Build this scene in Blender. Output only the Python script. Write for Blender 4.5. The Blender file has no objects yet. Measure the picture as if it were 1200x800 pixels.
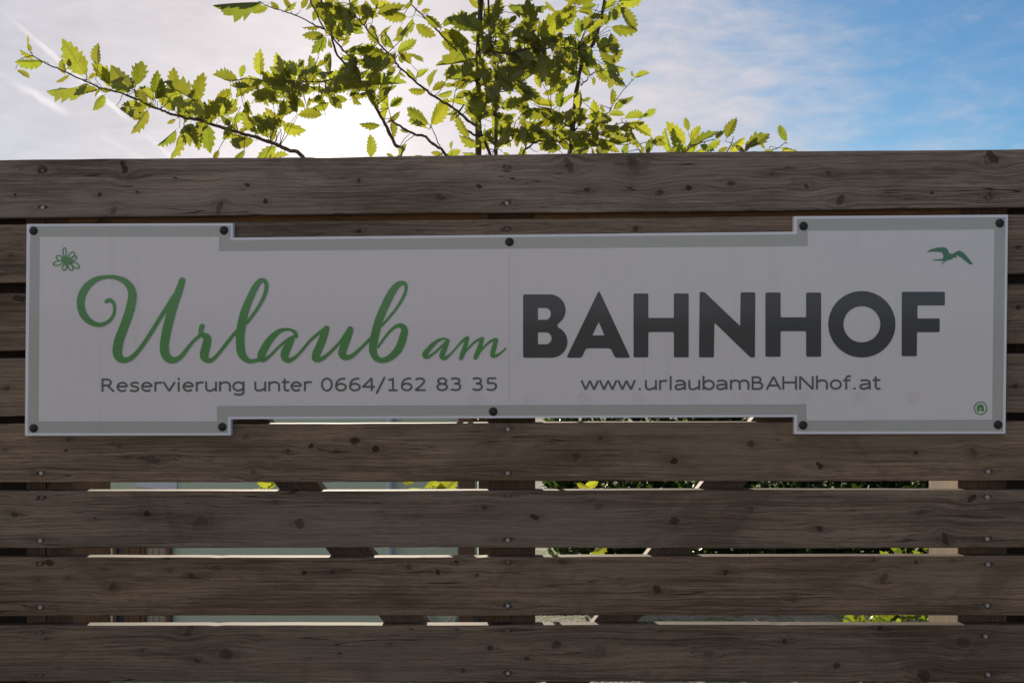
import bpy, bmesh, math, random
from mathutils import Vector, Matrix, noise as mnoise
random.seed(7)
R = math.radians
scene = bpy.context.scene
C = scene.collection

# ------------------------------------------------------------------ camera
F_PX, W_PX, H_PX = 1500.0, 1200.0, 800.0      # focal length in photo pixels
SCALE = 493.0                                 # pixels per metre on the fence face
DIST = F_PX / SCALE
CAM = Vector((0.0, -DIST, 1.60))
PITCH = math.atan(5.0 / F_PX)                 # a touch downwards
YAW = math.atan(0.026)                        # a touch to the left
cam_d = bpy.data.cameras.new('camera'); cam = bpy.data.objects.new('camera', cam_d); C.objects.link(cam)
cam.location = CAM; cam.rotation_euler = (math.pi / 2 - PITCH, 0, YAW)
cam_d.sensor_width = 36.0; cam_d.lens = 36.0 * F_PX / W_PX
cam_d.clip_start = 0.05; cam_d.clip_end = 6000
scene.camera = cam
FWD = Vector((-math.sin(YAW) * math.cos(PITCH), math.cos(YAW) * math.cos(PITCH), -math.sin(PITCH)))
RGT = Vector((math.cos(YAW), math.sin(YAW), 0)); UPV = RGT.cross(FWD)
def ray(px, py):
    return FWD + RGT * ((px - W_PX / 2) / F_PX) + UPV * ((H_PX / 2 - py) / F_PX)
def at(px, py, Y=0.0):
    """the point of the upright plane at depth Y that a photo pixel looks at"""
    d = ray(px, py); return CAM + d * ((Y - CAM.y) / d.y)

# ------------------------------------------------------------------ sky and sun
SUN = ray(395, 168).normalized()
SUN_EL = math.asin(SUN.z); SUN_AZ = math.atan2(SUN.x, SUN.y)     # azimuth from +Y towards +X
scene.view_settings.view_transform = 'Standard'; scene.view_settings.look = 'None'
scene.view_settings.exposure = 0.55; scene.view_settings.gamma = 1.0
scene.view_settings.use_curve_mapping = False
scene.render.engine = 'CYCLES'
scene.cycles.use_adaptive_sampling = True; scene.cycles.adaptive_threshold = 0.015
scene.cycles.max_bounces = 6; scene.cycles.diffuse_bounces = 3; scene.cycles.glossy_bounces = 3; scene.cycles.transmission_bounces = 4

class NT:
    def __init__(s, tree): s.t = tree; s.n = tree.nodes; s.l = tree.links
    def add(s, kind, **kw):
        nd = s.n.new(kind)
        for k, v in kw.items(): setattr(nd, k, v)
        return nd
    def put(s, sock, v):
        if v is None: return
        if hasattr(v, 'is_output') or isinstance(v, bpy.types.NodeSocket): s.l.new(v, sock)
        else: sock.default_value = v
    def m(s, op, a, b=None, c=None, clamp=False):
        nd = s.add('ShaderNodeMath', operation=op, use_clamp=clamp)
        s.put(nd.inputs[0], a); s.put(nd.inputs[1], b); s.put(nd.inputs[2], c); return nd.outputs[0]
    def vm(s, op, a, b=None):
        nd = s.add('ShaderNodeVectorMath', operation=op)
        s.put(nd.inputs[0], a); s.put(nd.inputs[1], b)
        return nd.outputs['Value'] if op in ('DOT_PRODUCT', 'LENGTH', 'DISTANCE') else nd.outputs[0]
    def xyz(s, x, y, z):
        nd = s.add('ShaderNodeCombineXYZ'); s.put(nd.inputs[0], x); s.put(nd.inputs[1], y); s.put(nd.inputs[2], z); return nd.outputs[0]
    def sep(s, v):
        nd = s.add('ShaderNodeSeparateXYZ'); s.put(nd.inputs[0], v); return nd.outputs
    def mix(s, f, a, b, blend='MIX'):
        nd = s.add('ShaderNodeMix', data_type='RGBA', blend_type=blend)
        s.put(nd.inputs[0], f)
        s.put(nd.inputs[6], a if not isinstance(a, tuple) else (*a[:3], 1)); s.put(nd.inputs[7], b if not isinstance(b, tuple) else (*b[:3], 1))
        return nd.outputs[2]
    def noise(s, v, scale=1.0, detail=3.0, rough=0.55, dist=0.0):
        nd = s.add('ShaderNodeTexNoise'); s.put(nd.inputs['Vector'], v)
        s.put(nd.inputs['Scale'], scale); s.put(nd.inputs['Detail'], detail); s.put(nd.inputs['Roughness'], rough); s.put(nd.inputs['Distortion'], dist)
        return nd.outputs[0]
    def smooth(s, v, lo, hi, a=0.0, b=1.0):
        nd = s.add('ShaderNodeMapRange', interpolation_type='SMOOTHSTEP')
        s.put(nd.inputs[0], v); s.put(nd.inputs[1], lo); s.put(nd.inputs[2], hi); s.put(nd.inputs[3], a); s.put(nd.inputs[4], b); return nd.outputs[0]

world = bpy.data.worlds.new('World'); scene.world = world; world.use_nodes = True
w = NT(world.node_tree); w.n.clear()
sky = w.add('ShaderNodeTexSky', sky_type='NISHITA', sun_disc=False)
sky.sun_elevation = SUN_EL; sky.sun_rotation = SUN_AZ
sky.air_density = 0.8; sky.dust_density = 0.3; sky.ozone_density = 2.0; sky.altitude = 600
BG = 0.10
geo = w.add('ShaderNodeTexCoord'); D3 = w.vm('NORMALIZE', geo.outputs['Generated'])
cosang = w.vm('DOT_PRODUCT', D3, tuple(SUN))
ang = w.m('ARCCOSINE', w.m('MINIMUM', cosang, 0.999999))                 # radians from the sun
# thin cirrus veil: high streaky cloud, thickest on the sun's side, opening to blue on the other
tilt = w.vm('DOT_PRODUCT', D3, tuple((RGT * 0.97 + Vector((0, 0, 0.24))).normalized()))
cdir = w.add('ShaderNodeMapping'); w.put(cdir.inputs[0], D3); cdir.inputs['Rotation'].default_value = (0.2, R(-28), 0.1); cdir.inputs['Scale'].default_value = (3.0, 3.0, 9.0)
n1 = w.noise(cdir.outputs[0], 2.4, 5, 0.62, 0.9)
n2 = w.noise(D3, 5.5, 5, 0.6, 0.6)
n4 = w.noise(cdir.outputs[0], 9.0, 6, 0.6, 0.4)
veil = w.m('ADD', w.m('MULTIPLY', n1, 0.55), w.m('ADD', w.m('MULTIPLY', n2, 0.5), w.m('MULTIPLY', n4, 0.50)))
veil = w.m('SUBTRACT', veil, w.m('MULTIPLY', w.m('SUBTRACT', tilt, 0.18), 2.0))
veil = w.smooth(veil, 0.27, 1.06)
# two old contrails, each along a great circle
cwob = w.m('SUBTRACT', w.noise(D3, 64, 3), 0.5); cbrk = w.smooth(w.noise(D3, 17, 2), 0.36, 0.66)
def contrail(p, q, width):
    nrm = ray(*p).cross(ray(*q)).normalized()
    dd = w.m('ABSOLUTE', w.m('ADD', w.vm('DOT_PRODUCT', D3, tuple(nrm)), w.m('MULTIPLY', cwob, width * 1.6)))
    return w.smooth(dd, 0.0, width, 1.0, 0.0)
ct = w.m('ADD', contrail((0, 86), (165, 186), 0.0042), w.m('ADD', contrail((15, 25), (85, 85), 0.0028), contrail((146, 137), (205, 188), 0.0020)), clamp=True)
ct = w.m('MULTIPLY', w.m('MULTIPLY', ct, cbrk), w.smooth(tilt, -0.12, -0.22))
ctex = w.m('MULTIPLY_ADD', w.m('ADD', n1, n4), 0.34, 0.66)
cirrus = w.mix(1.0, (0.438 / BG, 0.402 / BG, 0.418 / BG), w.xyz(ctex, ctex, ctex), 'MULTIPLY')
blue = w.mix(1.0, sky.outputs[0], (0.42, 0.62, 0.75), 'MULTIPLY')
col = w.mix(w.m('MULTIPLY', veil, w.smooth(tilt, -0.45, -0.15, 0.74, 0.95)), blue, cirrus)
col = w.mix(w.m('MULTIPLY', ct, 0.75), col, (0.62 / BG, 0.585 / BG, 0.60 / BG))
# sunlight scattered forward by the veil: corona around the sun
def lobe(k, amp): return w.m('MULTIPLY', w.m('EXPONENT', w.m('MULTIPLY', ang, -k)), amp / BG)
halo = w.m('ADD', lobe(6.5, 0.22), lobe(26.0, 0.34))
core = w.m('MULTIPLY', w.smooth(ang, 0.010, 0.024, 1.0, 0.0), 9.0 / BG)
glow = w.m('ADD', w.m('MULTIPLY', halo, w.m('ADD', w.m('MULTIPLY', veil, 0.75), 0.25)), core)
gcol = w.mix(1.0, (1.0, 0.92, 0.84), w.xyz(glow, glow, glow), 'MULTIPLY')
col = w.mix(1.0, col, gcol, 'ADD')
bg = w.add('ShaderNodeBackground'); w.put(bg.inputs[0], col); bg.inputs[1].default_value = BG
wo = w.add('ShaderNodeOutputWorld'); w.l.new(bg.outputs[0], wo.inputs[0])

sun_d = bpy.data.lights.new('sun', 'SUN'); sun = bpy.data.objects.new('sun', sun_d); C.objects.link(sun)
sun_d.energy = 4.5; sun_d.angle = R(0.5); sun_d.color = (1.0, 0.87, 0.70)
sun.rotation_euler = SUN.to_track_quat('Z', 'Y').to_euler(); sun.location = (-4, 20, 12)

# ------------------------------------------------------------------ helpers
def link(name, me, mat=None, parent=None, loc=None, rot=None):
    o = bpy.data.objects.new(name, me); C.objects.link(o)
    if mat is not None and me is not None and not me.materials: me.materials.append(mat)
    if parent is not None: o.parent = parent
    if loc is not None: o.location = loc
    if rot is not None: o.rotation_euler = rot
    return o
def empty(name, loc=(0, 0, 0)):
    o = bpy.data.objects.new(name, None); C.objects.link(o); o.location = loc; o.empty_display_size = 0.2; return o
def tag(o, label, cat, group=None):
    o['label'] = label; o['category'] = cat
    if group: o['group'] = group
    return o
def to_mesh(bm, name, smooth=False):
    bm.normal_update(); me = bpy.data.meshes.new(name); bm.to_mesh(me); bm.free()
    if smooth:
        for p in me.polygons: p.use_smooth = True
    return me
def pydata(name, vs, fs, smooth=False):
    me = bpy.data.meshes.new(name); me.from_pydata([tuple(v) for v in vs], [], fs); me.update()
    if smooth:
        for p in me.polygons: p.use_smooth = True
    return me
def box_bm(bm, x0, x1, y0, y1, z0, z1, bev=0.0):
    r = bmesh.ops.create_cube(bm, size=1.0)
    for v in r['verts']:
        v.co = Vector(((x0 + x1) / 2 + v.co.x * (x1 - x0), (y0 + y1) / 2 + v.co.y * (y1 - y0), (z0 + z1) / 2 + v.co.z * (z1 - z0)))
    if bev > 0:
        es = list({e for v in r['verts'] for e in v.link_edges})
        bmesh.ops.bevel(bm, geom=es, offset=bev, segments=2, affect='EDGES', profile=0.6)
def box(name, mat, parent, x0, x1, y0, y1, z0, z1, bev=0.0):
    bm = bmesh.new(); box_bm(bm, x0, x1, y0, y1, z0, z1, bev)
    return link(name, to_mesh(bm, name), mat, parent)
def tube_data(pts, rads, seg=7, vs=None, fs=None):
    vs = [] if vs is None else vs; fs = [] if fs is None else fs
    base = len(vs); n = len(pts); up = Vector((0.13, 0.9, 0.4)).normalized()
    for i, p in enumerate(pts):
        t = (pts[min(i + 1, n - 1)] - pts[max(i - 1, 0)]).normalized()
        a = t.cross(up); a = a.normalized() if a.length > 1e-5 else Vector((1, 0, 0)); b = t.cross(a)
        for k in range(seg):
            th = 2 * math.pi * k / seg; vs.append(p + (a * math.cos(th) + b * math.sin(th)) * rads[i])
    for i in range(n - 1):
        for k in range(seg):
            k2 = (k + 1) % seg
            fs.append((base + i * seg + k, base + i * seg + k2, base + (i + 1) * seg + k2, base + (i + 1) * seg + k))
    fs.append(tuple(base + k for k in reversed(range(seg)))); fs.append(tuple(base + (n - 1) * seg + k for k in range(seg)))
    return vs, fs
def catmull(pts, per=8):
    out = []; n = len(pts)
    for i in range(n - 1):
        p0 = pts[max(i - 1, 0)]; p1 = pts[i]; p2 = pts[i + 1]; p3 = pts[min(i + 2, n - 1)]
        for k in range(per):
            t = k / per
            out.append(tuple(0.5 * (2 * b + (c - a) * t + (2 * a - 5 * b + 4 * c - d) * t * t + (3 * b - a - 3 * c + d) * t ** 3) for a, b, c, d in zip(p0, p1, p2, p3)))
    out.append(tuple(pts[-1])); return out

# ------------------------------------------------------------------ materials
def material(name):
    mt = bpy.data.materials.new(name); mt.use_nodes = True
    nt = NT(mt.node_tree); nt.n.clear()
    out = nt.add('ShaderNodeOutputMaterial'); b = nt.add('ShaderNodeBsdfPrincipled'); nt.l.new(b.outputs[0], out.inputs[0])
    return mt, nt, b, out
def bump(nt, b, h, dist=0.002, strength=1.0):
    bp = nt.add('ShaderNodeBump'); bp.inputs['Distance'].default_value = dist; bp.inputs['Strength'].default_value = strength
    nt.put(bp.inputs['Height'], h); nt.l.new(bp.outputs[0], b.inputs['Normal'])
def simple(name, colr, rough=0.6, var=0.12, scale=14.0, metal=0.0, bmp=0.0006, spec=0.5):
    mt, nt, b, out = material(name)
    tc = nt.add('ShaderNodeTexCoord'); n = nt.noise(tc.outputs['Object'], scale, 4)
    f = nt.m('MULTIPLY_ADD', n, 2 * var, 1 - var)
    nt.put(b.inputs['Base Color'], nt.mix(1.0, colr, nt.xyz(f, f, f), 'MULTIPLY'))
    b.inputs['Roughness'].default_value = rough; b.inputs['Metallic'].default_value = metal; b.inputs['Specular IOR Level'].default_value = spec
    if bmp: bump(nt, b, nt.noise(tc.outputs['Object'], scale * 6, 3), bmp)
    return mt

# node group for one knot: bends the grain round it and returns a dark core mask
kg = bpy.data.node_groups.new('knot', 'ShaderNodeTree')
for nm, st in (('P', 'Vector'), ('Z', 'Float'), ('Mask', 'Float'), ('Halo', 'Float'), ('Center', 'Vector'), ('A', 'Vector'), ('B', 'Vector'), ('K', 'Float')): kg.interface.new_socket(nm, in_out='INPUT', socket_type='NodeSocket' + st)
kg.interface.new_socket('Ring', in_out='INPUT', socket_type='NodeSocketFloat')
for nm in ('Z', 'Mask', 'Halo', 'Ring'): kg.interface.new_socket(nm, in_out='OUTPUT', socket_type='NodeSocketFloat')
k = NT(kg); gi = k.add('NodeGroupInput'); go = k.add('NodeGroupOutput'); I = gi.outputs
q = k.vm('SUBTRACT', I['P'], I['Center'])
dx = k.vm('DOT_PRODUCT', q, I['A']); dz = k.vm('DOT_PRODUCT', q, I['B'])
d2 = k.m('MULTIPLY_ADD', dx, dx, k.m('MULTIPLY', dz, dz))
k.put(go.inputs['Mask'], k.m('MAXIMUM', I['Mask'], k.m('MULTIPLY', k.m('MULTIPLY_ADD', d2, -2.6, 2.9, clamp=True), I['K'])))
fall = k.m('EXPONENT', k.m('MULTIPLY_ADD', k.m('MULTIPLY', dx, dx), -0.055, k.m('MULTIPLY', k.m('MULTIPLY', dz, dz), -0.22)))
k.put(go.inputs['Ring'], k.m('MAXIMUM', I['Ring'], k.m('MULTIPLY', k.m('MULTIPLY_ADD', k.m('ABSOLUTE', k.m('SUBTRACT', d2, 1.75)), -1.5, 1.0, clamp=True), I['K'])))
zq = k.sep(q)[2]
k.put(go.inputs['Z'], k.m('MULTIPLY_ADD', k.m('MULTIPLY', zq, fall), -0.82, I['Z']))
k.put(go.inputs['Halo'], k.m('MAXIMUM', I['Halo'], k.m('MULTIPLY', fall, fall)))

def wood(name, knots=(), dark=(0.052, 0.043, 0.036), light=(0.150, 0.127, 0.110), seed=0.0, flakes=0.3, axis='X', rough=0.78, crack=1.0, grain=1.0):
    """weathered plank; grain runs along axis; knots given as (x, z, rx, rz, slant) in the plank's own metres"""
    mt, nt, b, out = material(name)
    tc = nt.add('ShaderNodeTexCoord'); P = nt.sep(tc.outputs['Object'])
    X, Yc, Z = P[0], P[1], P[2]
    if axis == 'Z': X, Z = P[2], P[0]
    if axis == 'Y': X, Yc = P[1], P[0]
    wv = nt.xyz(nt.m('MULTIPLY', X, 3.0), nt.m('ADD', nt.m('MULTIPLY', Yc, 3.0), seed), nt.m('MULTIPLY', Z, 14.0))
    wob = nt.m('SUBTRACT', nt.noise(wv, 1.0, 2), 0.5)
    zc = nt.m('ADD', nt.m('ADD', Z, nt.m('MULTIPLY', Yc, 0.6)), nt.m('MULTIPLY', wob, 0.016))
    jit = nt.noise(nt.xyz(nt.m('MULTIPLY', X, 0.7), seed, Z), 95.0, 4, 0.65)
    jj = nt.m('MULTIPLY', nt.m('SUBTRACT', jit, 0.5), 0.020)
    pn = nt.xyz(nt.m('ADD', X, jj), 0.0, nt.m('ADD', Z, jj))
    mask = 0.0; halo = 0.0; ring = 0.0
    for (cx, cz, rx, rz, sl) in knots:
        g = nt.add('ShaderNodeGroup'); g.node_tree = kg
        for nm, v in (('P', pn), ('Z', zc), ('Mask', mask), ('Halo', halo), ('Ring', ring), ('Center', (cx, 0, cz)), ('A', (1 / rx, 0, -sl / rx)), ('B', (0, 0, 1 / rz)), ('K', 0.25 + 0.72 * ((cx * 37.7 + cz * 91.3) % 1.0))): nt.put(g.inputs[nm], v)
        zc, mask, halo, ring = g.outputs['Z'], g.outputs['Mask'], g.outputs['Halo'], g.outputs['Ring']
    gA = nt.noise(nt.xyz(nt.m('MULTIPLY', X, 1.6), seed, nt.m('MULTIPLY', zc, 95.0)), 1.0, 4, 0.6)
    gB = nt.noise(nt.xyz(nt.m('MULTIPLY', X, 9.0), seed + 3.1, nt.m('MULTIPLY', zc, 420.0)), 1.0, 3, 0.6)
    gC = nt.noise(nt.xyz(nt.m('MULTIPLY', X, 2.3), seed + 7.7, nt.m('MULTIPLY', zc, 13.0)), 1.0, 4, 0.6)
    rings = nt.m('SINE', nt.m('ADD', nt.m('MULTIPLY', zc, 640.0), nt.m('MULTIPLY', gC, 22.0)))
    v = nt.m('ADD', nt.m('MULTIPLY', gA, 0.75 * grain), nt.m('ADD', nt.m('MULTIPLY', gB, 0.62 * grain), nt.m('MULTIPLY', gC, 0.75)))
    v = nt.m('ADD', v, nt.m('MULTIPLY', rings, 0.055 * grain))
    f = nt.smooth(v, 0.72, 1.40)
    c = nt.mix(f, dark, light)
    # grey weather bloom and rusty brown patches
    bl = nt.noise(nt.xyz(nt.m('MULTIPLY', X, 1.1), seed + 11.0, nt.m('MULTIPLY', Z, 7.0)), 1.0, 4, 0.6)
    pore = nt.noise(nt.xyz(nt.m('MULTIPLY', X, 26.0), seed + 61.0, nt.m('MULTIPLY', zc, 640.0)), 1.0, 2, 0.6)
    c = nt.mix(nt.smooth(pore, 0.56, 0.66, 0.0, 0.62), c, (dark[0] * 0.6, dark[1] * 0.6, dark[2] * 0.6))
    c = nt.mix(nt.smooth(pore, 0.40, 0.30, 0.0, 0.35), c, light)
    grey = (light[0] * 0.78, light[1] * 0.84, light[2] * 0.92)
    c = nt.mix(nt.smooth(bl, 0.46, 0.70, 0.0, 0.55), c, grey)
    ws_ = nt.noise(nt.xyz(nt.m('MULTIPLY', X, 2.2), seed + 53.0, nt.m('MULTIPLY', Z, 4.0)), 1.0, 5, 0.7, 0.8)
    c = nt.mix(nt.smooth(ws_, 0.50, 0.66, 0.0, 0.42), c, (dark[0] * 1.05, dark[1] * 0.95, dark[2] * 0.80))
    st = nt.noise(nt.xyz(nt.m('MULTIPLY', X, 5.0), seed + 23.0, nt.m('MULTIPLY', Z, 16.0)), 1.0, 5, 0.65)
    c = nt.mix(nt.smooth(st, 0.60, 0.80, 0.0, 0.22), c, (dark[0] * 0.75, dark[1] * 0.72, dark[2] * 0.66))
    if flakes > 0:
        fl = nt.noise(nt.xyz(nt.m('MULTIPLY', X, 38.0), seed + 31.0, nt.m('MULTIPLY', zc, 260.0)), 1.0, 3, 0.6)
        fm = nt.noise(nt.xyz(nt.m('MULTIPLY', X, 2.4), seed + 37.0, nt.m('MULTIPLY', Z, 9.0)), 1.0, 3)
        fmask = nt.m('MULTIPLY', nt.smooth(fl, 0.665, 0.70), nt.smooth(fm, 0.50, 0.62))
        c = nt.mix(nt.m('MULTIPLY', fmask, flakes), c, (0.34, 0.26, 0.19))
    else: fmask = 0.0
    ck = nt.noise(nt.xyz(nt.m('MULTIPLY', X, 1.0), seed + 41.0, nt.m('MULTIPLY', nt.m('MULTIPLY_ADD', wob, 0.004, Z), 34.0)), 1.0, 2, 0.5)
    ckm = nt.noise(nt.xyz(nt.m('MULTIPLY', X, 2.0), seed + 47.0, nt.m('MULTIPLY', Z, 12.0)), 1.0, 2)
    cmask = nt.m('MULTIPLY', nt.smooth(nt.m('ABSOLUTE', nt.m('SUBTRACT', ck, 0.5)), 0.0012, 0.0065, 1.0, 0.0), nt.smooth(ckm, 0.50, 0.58))
    cmask = nt.m('MULTIPLY', cmask, crack)
    c = nt.mix(nt.m('MULTIPLY', cmask, 0.85), c, (0.012, 0.010, 0.008))
    if knots:
        c = nt.mix(nt.m('MULTIPLY', halo, 0.34), c, (dark[0] * 0.62, dark[1] * 0.62, dark[2] * 0.58))
        c = nt.mix(nt.m('MULTIPLY', nt.m('MULTIPLY', ring, jit), 0.55), c, (light[0] * .85, light[1] * .80, light[2] * .72))
        kn = nt.noise(nt.xyz(nt.m('MULTIPLY', X, 90.0), seed, nt.m('MULTIPLY', Z, 90.0)), 1.0, 3)
        c = nt.mix(nt.m('MULTIPLY', mask, 0.93), c, nt.mix(kn, (0.008, 0.006, 0.004), (0.060, 0.042, 0.028)))
    nt.put(b.inputs['Base Color'], c)
    b.inputs['Roughness'].default_value = rough; b.inputs['Specular IOR Level'].default_value = 0.2
    h = nt.noise(nt.xyz(nt.m('MULTIPLY', X, 6.0), seed, nt.m('MULTIPLY', Z, 330.0)), 1.0, 2, 0.6)
    bump(nt, b, h, 0.0016, 0.9)
    return mt

M = {}
M['post'] = wood('post_wood', (), (0.10, 0.062, 0.036), (0.26, 0.165, 0.095), 5.0, 0.0, 'Z', crack=0.4)
M['rail'] = wood('lit_rail_wood', (), (0.22, 0.105, 0.040), (0.46, 0.24, 0.10), 9.0, 0.0, 'X', crack=0.4)  # warm bounced light in the slot is put into this orange
M['backing'] = wood('backing_wood', (), (0.030, 0.020, 0.014), (0.07, 0.05, 0.035), 13.0, 0.0, 'Z', crack=0.4)
M['galv'] = simple('galvanised_screw', (0.46, 0.45, 0.43), 0.42, 0.25, 400, 0.75)
M['rusty'] = simple('rusty_screw', (0.20, 0.15, 0.11), 0.6, 0.3, 400, 0.4)
M['knob'] = simple('dark_knob', (0.018, 0.020, 0.016), 0.45, 0.3, 300)
M['knobrim'] = simple('knob_washer', (0.16, 0.13, 0.075), 0.4, 0.2, 300, 0.3)
M['bark'] = simple('twig_bark', (0.085, 0.060, 0.045), 0.8, 0.35, 60, bmp=0.002)
M['white'] = simple('sign_white_margin', (0.90, 0.90, 0.93), 0.35, 0.03, 20, bmp=0)
M['mint'] = simple('mint_plaster', (0.60, 0.70, 0.53), 0.85, 0.07, 5, bmp=0.002)
M['brown'] = simple('brown_stained_timber', (0.15, 0.080, 0.040), 0.6, 0.25, 20)
M['pipe'] = simple('white_downpipe', (0.62, 0.64, 0.68), 0.5, 0.05, 10)
M['paper'] = simple('white_notice', (0.74, 0.76, 0.82), 0.6, 0.03, 10)
M['roof'] = simple('roof_felt', (0.09, 0.085, 0.08), 0.85, 0.2, 8)
M['plinth'] = simple('blue_grey_plinth', (0.17, 0.22, 0.30), 0.7, 0.15, 8)
M['curtain'] = simple('beige_curtain', (0.42, 0.36, 0.27), 0.9, 0.3, 30)
M['hose'] = simple('pale_garden_hose', (0.55, 0.58, 0.48), 0.5, 0.08, 60)
M['tanboard'] = simple('tan_board', (0.34, 0.27, 0.17), 0.8, 0.12, 18)
mt, nt, b, _ = material('window_glass'); b.inputs['Base Color'].default_value = (0.06, 0.08, 0.09, 1); b.inputs['Roughness'].default_value = 0.06
tc = nt.add('ShaderNodeTexCoord'); bump(nt, b, nt.noise(tc.outputs['Object'], 3.0, 1), 0.004, 0.3); M['glass'] = mt

def gloss_print(name, colr, rough=0.34, var=0.03):
    """printed acrylic: even ink, faint mottling and dust, slightly wavy gloss"""
    mt, nt, b, out = material(name)
    tc = nt.add('ShaderNodeTexCoord')
    n = nt.noise(tc.outputs['Object'], 3.2, 5, 0.6); n2 = nt.noise(tc.outputs['Object'], 420.0, 2, 0.7)
    f = nt.m('ADD', nt.m('MULTIPLY_ADD', n, 2 * var, 1 - var), nt.m('MULTIPLY', nt.m('SUBTRACT', n2, 0.5), 0.10))
    PP = nt.sep(tc.outputs['Object'])
    drip = nt.noise(nt.xyz(nt.m('MULTIPLY', PP[0], 34.0), 1.0, nt.m('MULTIPLY', PP[2], 1.8)), 1.0, 4, 0.6)
    spot = nt.noise(tc.outputs['Object'], 75.0, 2, 0.5)
    f = nt.m('SUBTRACT', f, nt.m('ADD', nt.smooth(drip, 0.55, 0.75, 0.0, 0.055), nt.smooth(spot, 0.72, 0.76, 0.0, 0.10)))
    nt.put(b.inputs['Base Color'], nt.mix(1.0, colr, nt.xyz(f, f, f), 'MULTIPLY'))
    nt.put(b.inputs['Roughness'], nt.m('MULTIPLY_ADD', n, 0.10, rough - 0.05))
    b.inputs['Specular IOR Level'].default_value = 0.55
    b.inputs['Coat Weight'].default_value = 0.9; b.inputs['Coat Roughness'].default_value = 0.07
    bump(nt, b, nt.noise(tc.outputs['Object'], 5.0, 2), 0.004, 0.12)
    return mt
M['panel'] = gloss_print('sign_panel_print', (0.815, 0.775, 0.742))
M['border'] = gloss_print('sign_border_print', (0.485, 0.490, 0.425))
M['green'] = gloss_print('sign_green_print', (0.058, 0.290, 0.055), var=0.15)
M['darkgreen'] = gloss_print('sign_dark_green_print', (0.030, 0.190, 0.075), var=0.1)
M['anthracite'] = gloss_print('sign_anthracite_print', (0.016, 0.022, 0.026), var=0.1)
M['greytext'] = gloss_print('sign_grey_print', (0.085, 0.090, 0.080), var=0.06)
M['faint'] = gloss_print('sign_faint_print', (0.77, 0.73, 0.70))
M['seam'] = gloss_print('sign_seam', (0.755, 0.715, 0.685))

def leaf_mat(name, front, back, trans, amount=0.55):
    mt, nt, b, out = material(name)
    tc = nt.add('ShaderNodeTexCoord'); P = nt.sep(tc.outputs['Object'])
    oi = nt.add('ShaderNodeObjectInfo')
    ay = nt.m('ABSOLUTE', P[1])
    vein = nt.m('SINE', nt.m('MULTIPLY', nt.m('SUBTRACT', P[0], nt.m('MULTIPLY', ay, 1.15)), 52.0))
    vm_ = nt.smooth(vein, 0.70, 0.98)
    mid = nt.smooth(ay, 0.006, 0.020, 1.0, 0.0)
    vm_ = nt.m('MAXIMUM', nt.m('MULTIPLY', vm_, 0.55), mid)
    n = nt.noise(tc.outputs['Object'], 6.0, 4)
    f = nt.m('MULTIPLY', nt.m('MULTIPLY_ADD', n, 0.6, 0.7), nt.m('MULTIPLY_ADD', oi.outputs['Random'], 0.7, 0.65))
    F3 = nt.xyz(f, f, f)
    gm = nt.add('ShaderNodeNewGeometry')
    base = nt.mix(gm.outputs['Backfacing'], front, back)
    base = nt.mix(1.0, base, F3, 'MULTIPLY'); base = nt.mix(nt.m('MULTIPLY', vm_, 0.35), base, (0.20, 0.26, 0.08))
    nt.put(b.inputs['Base Color'], base); b.inputs['Roughness'].default_value = 0.36; b.inputs['Specular IOR Level'].default_value = 0.5
    tr = nt.add('ShaderNodeBsdfTranslucent')
    hue = nt.m('FRACT', nt.m('MULTIPLY', oi.outputs['Random'], 7.31)); tcol = nt.mix(1.0, nt.mix(hue, trans, (trans[0] * 0.66, trans[1] * 0.82, trans[2] * 0.9)), F3, 'MULTIPLY'); tcol = nt.mix(nt.m('MULTIPLY', vm_, 0.40), tcol, (trans[0] * 0.42, trans[1] * 0.42, trans[2] * 0.35))
    nt.put(tr.inputs[0], tcol)
    mx = nt.add('ShaderNodeMixShader'); mx.inputs[0].default_value = amount
    nt.l.new(b.outputs[0], mx.inputs[1]); nt.l.new(tr.outputs[0], mx.inputs[2]); nt.l.new(mx.outputs[0], out.inputs[0])
    bump(nt, b, vm_, 0.02, 0.3)
    return mt
M['leaf'] = leaf_mat('tree_leaf', (0.135, 0.180, 0.045), (0.175, 0.215, 0.085), (0.40, 0.405, 0.026))
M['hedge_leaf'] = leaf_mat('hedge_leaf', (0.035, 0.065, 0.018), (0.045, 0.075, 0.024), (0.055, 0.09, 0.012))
M['bush_leaf'] = leaf_mat('bush_leaf', (0.07, 0.13, 0.02), (0.09, 0.14, 0.03), (0.42, 0.46, 0.03))

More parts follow.
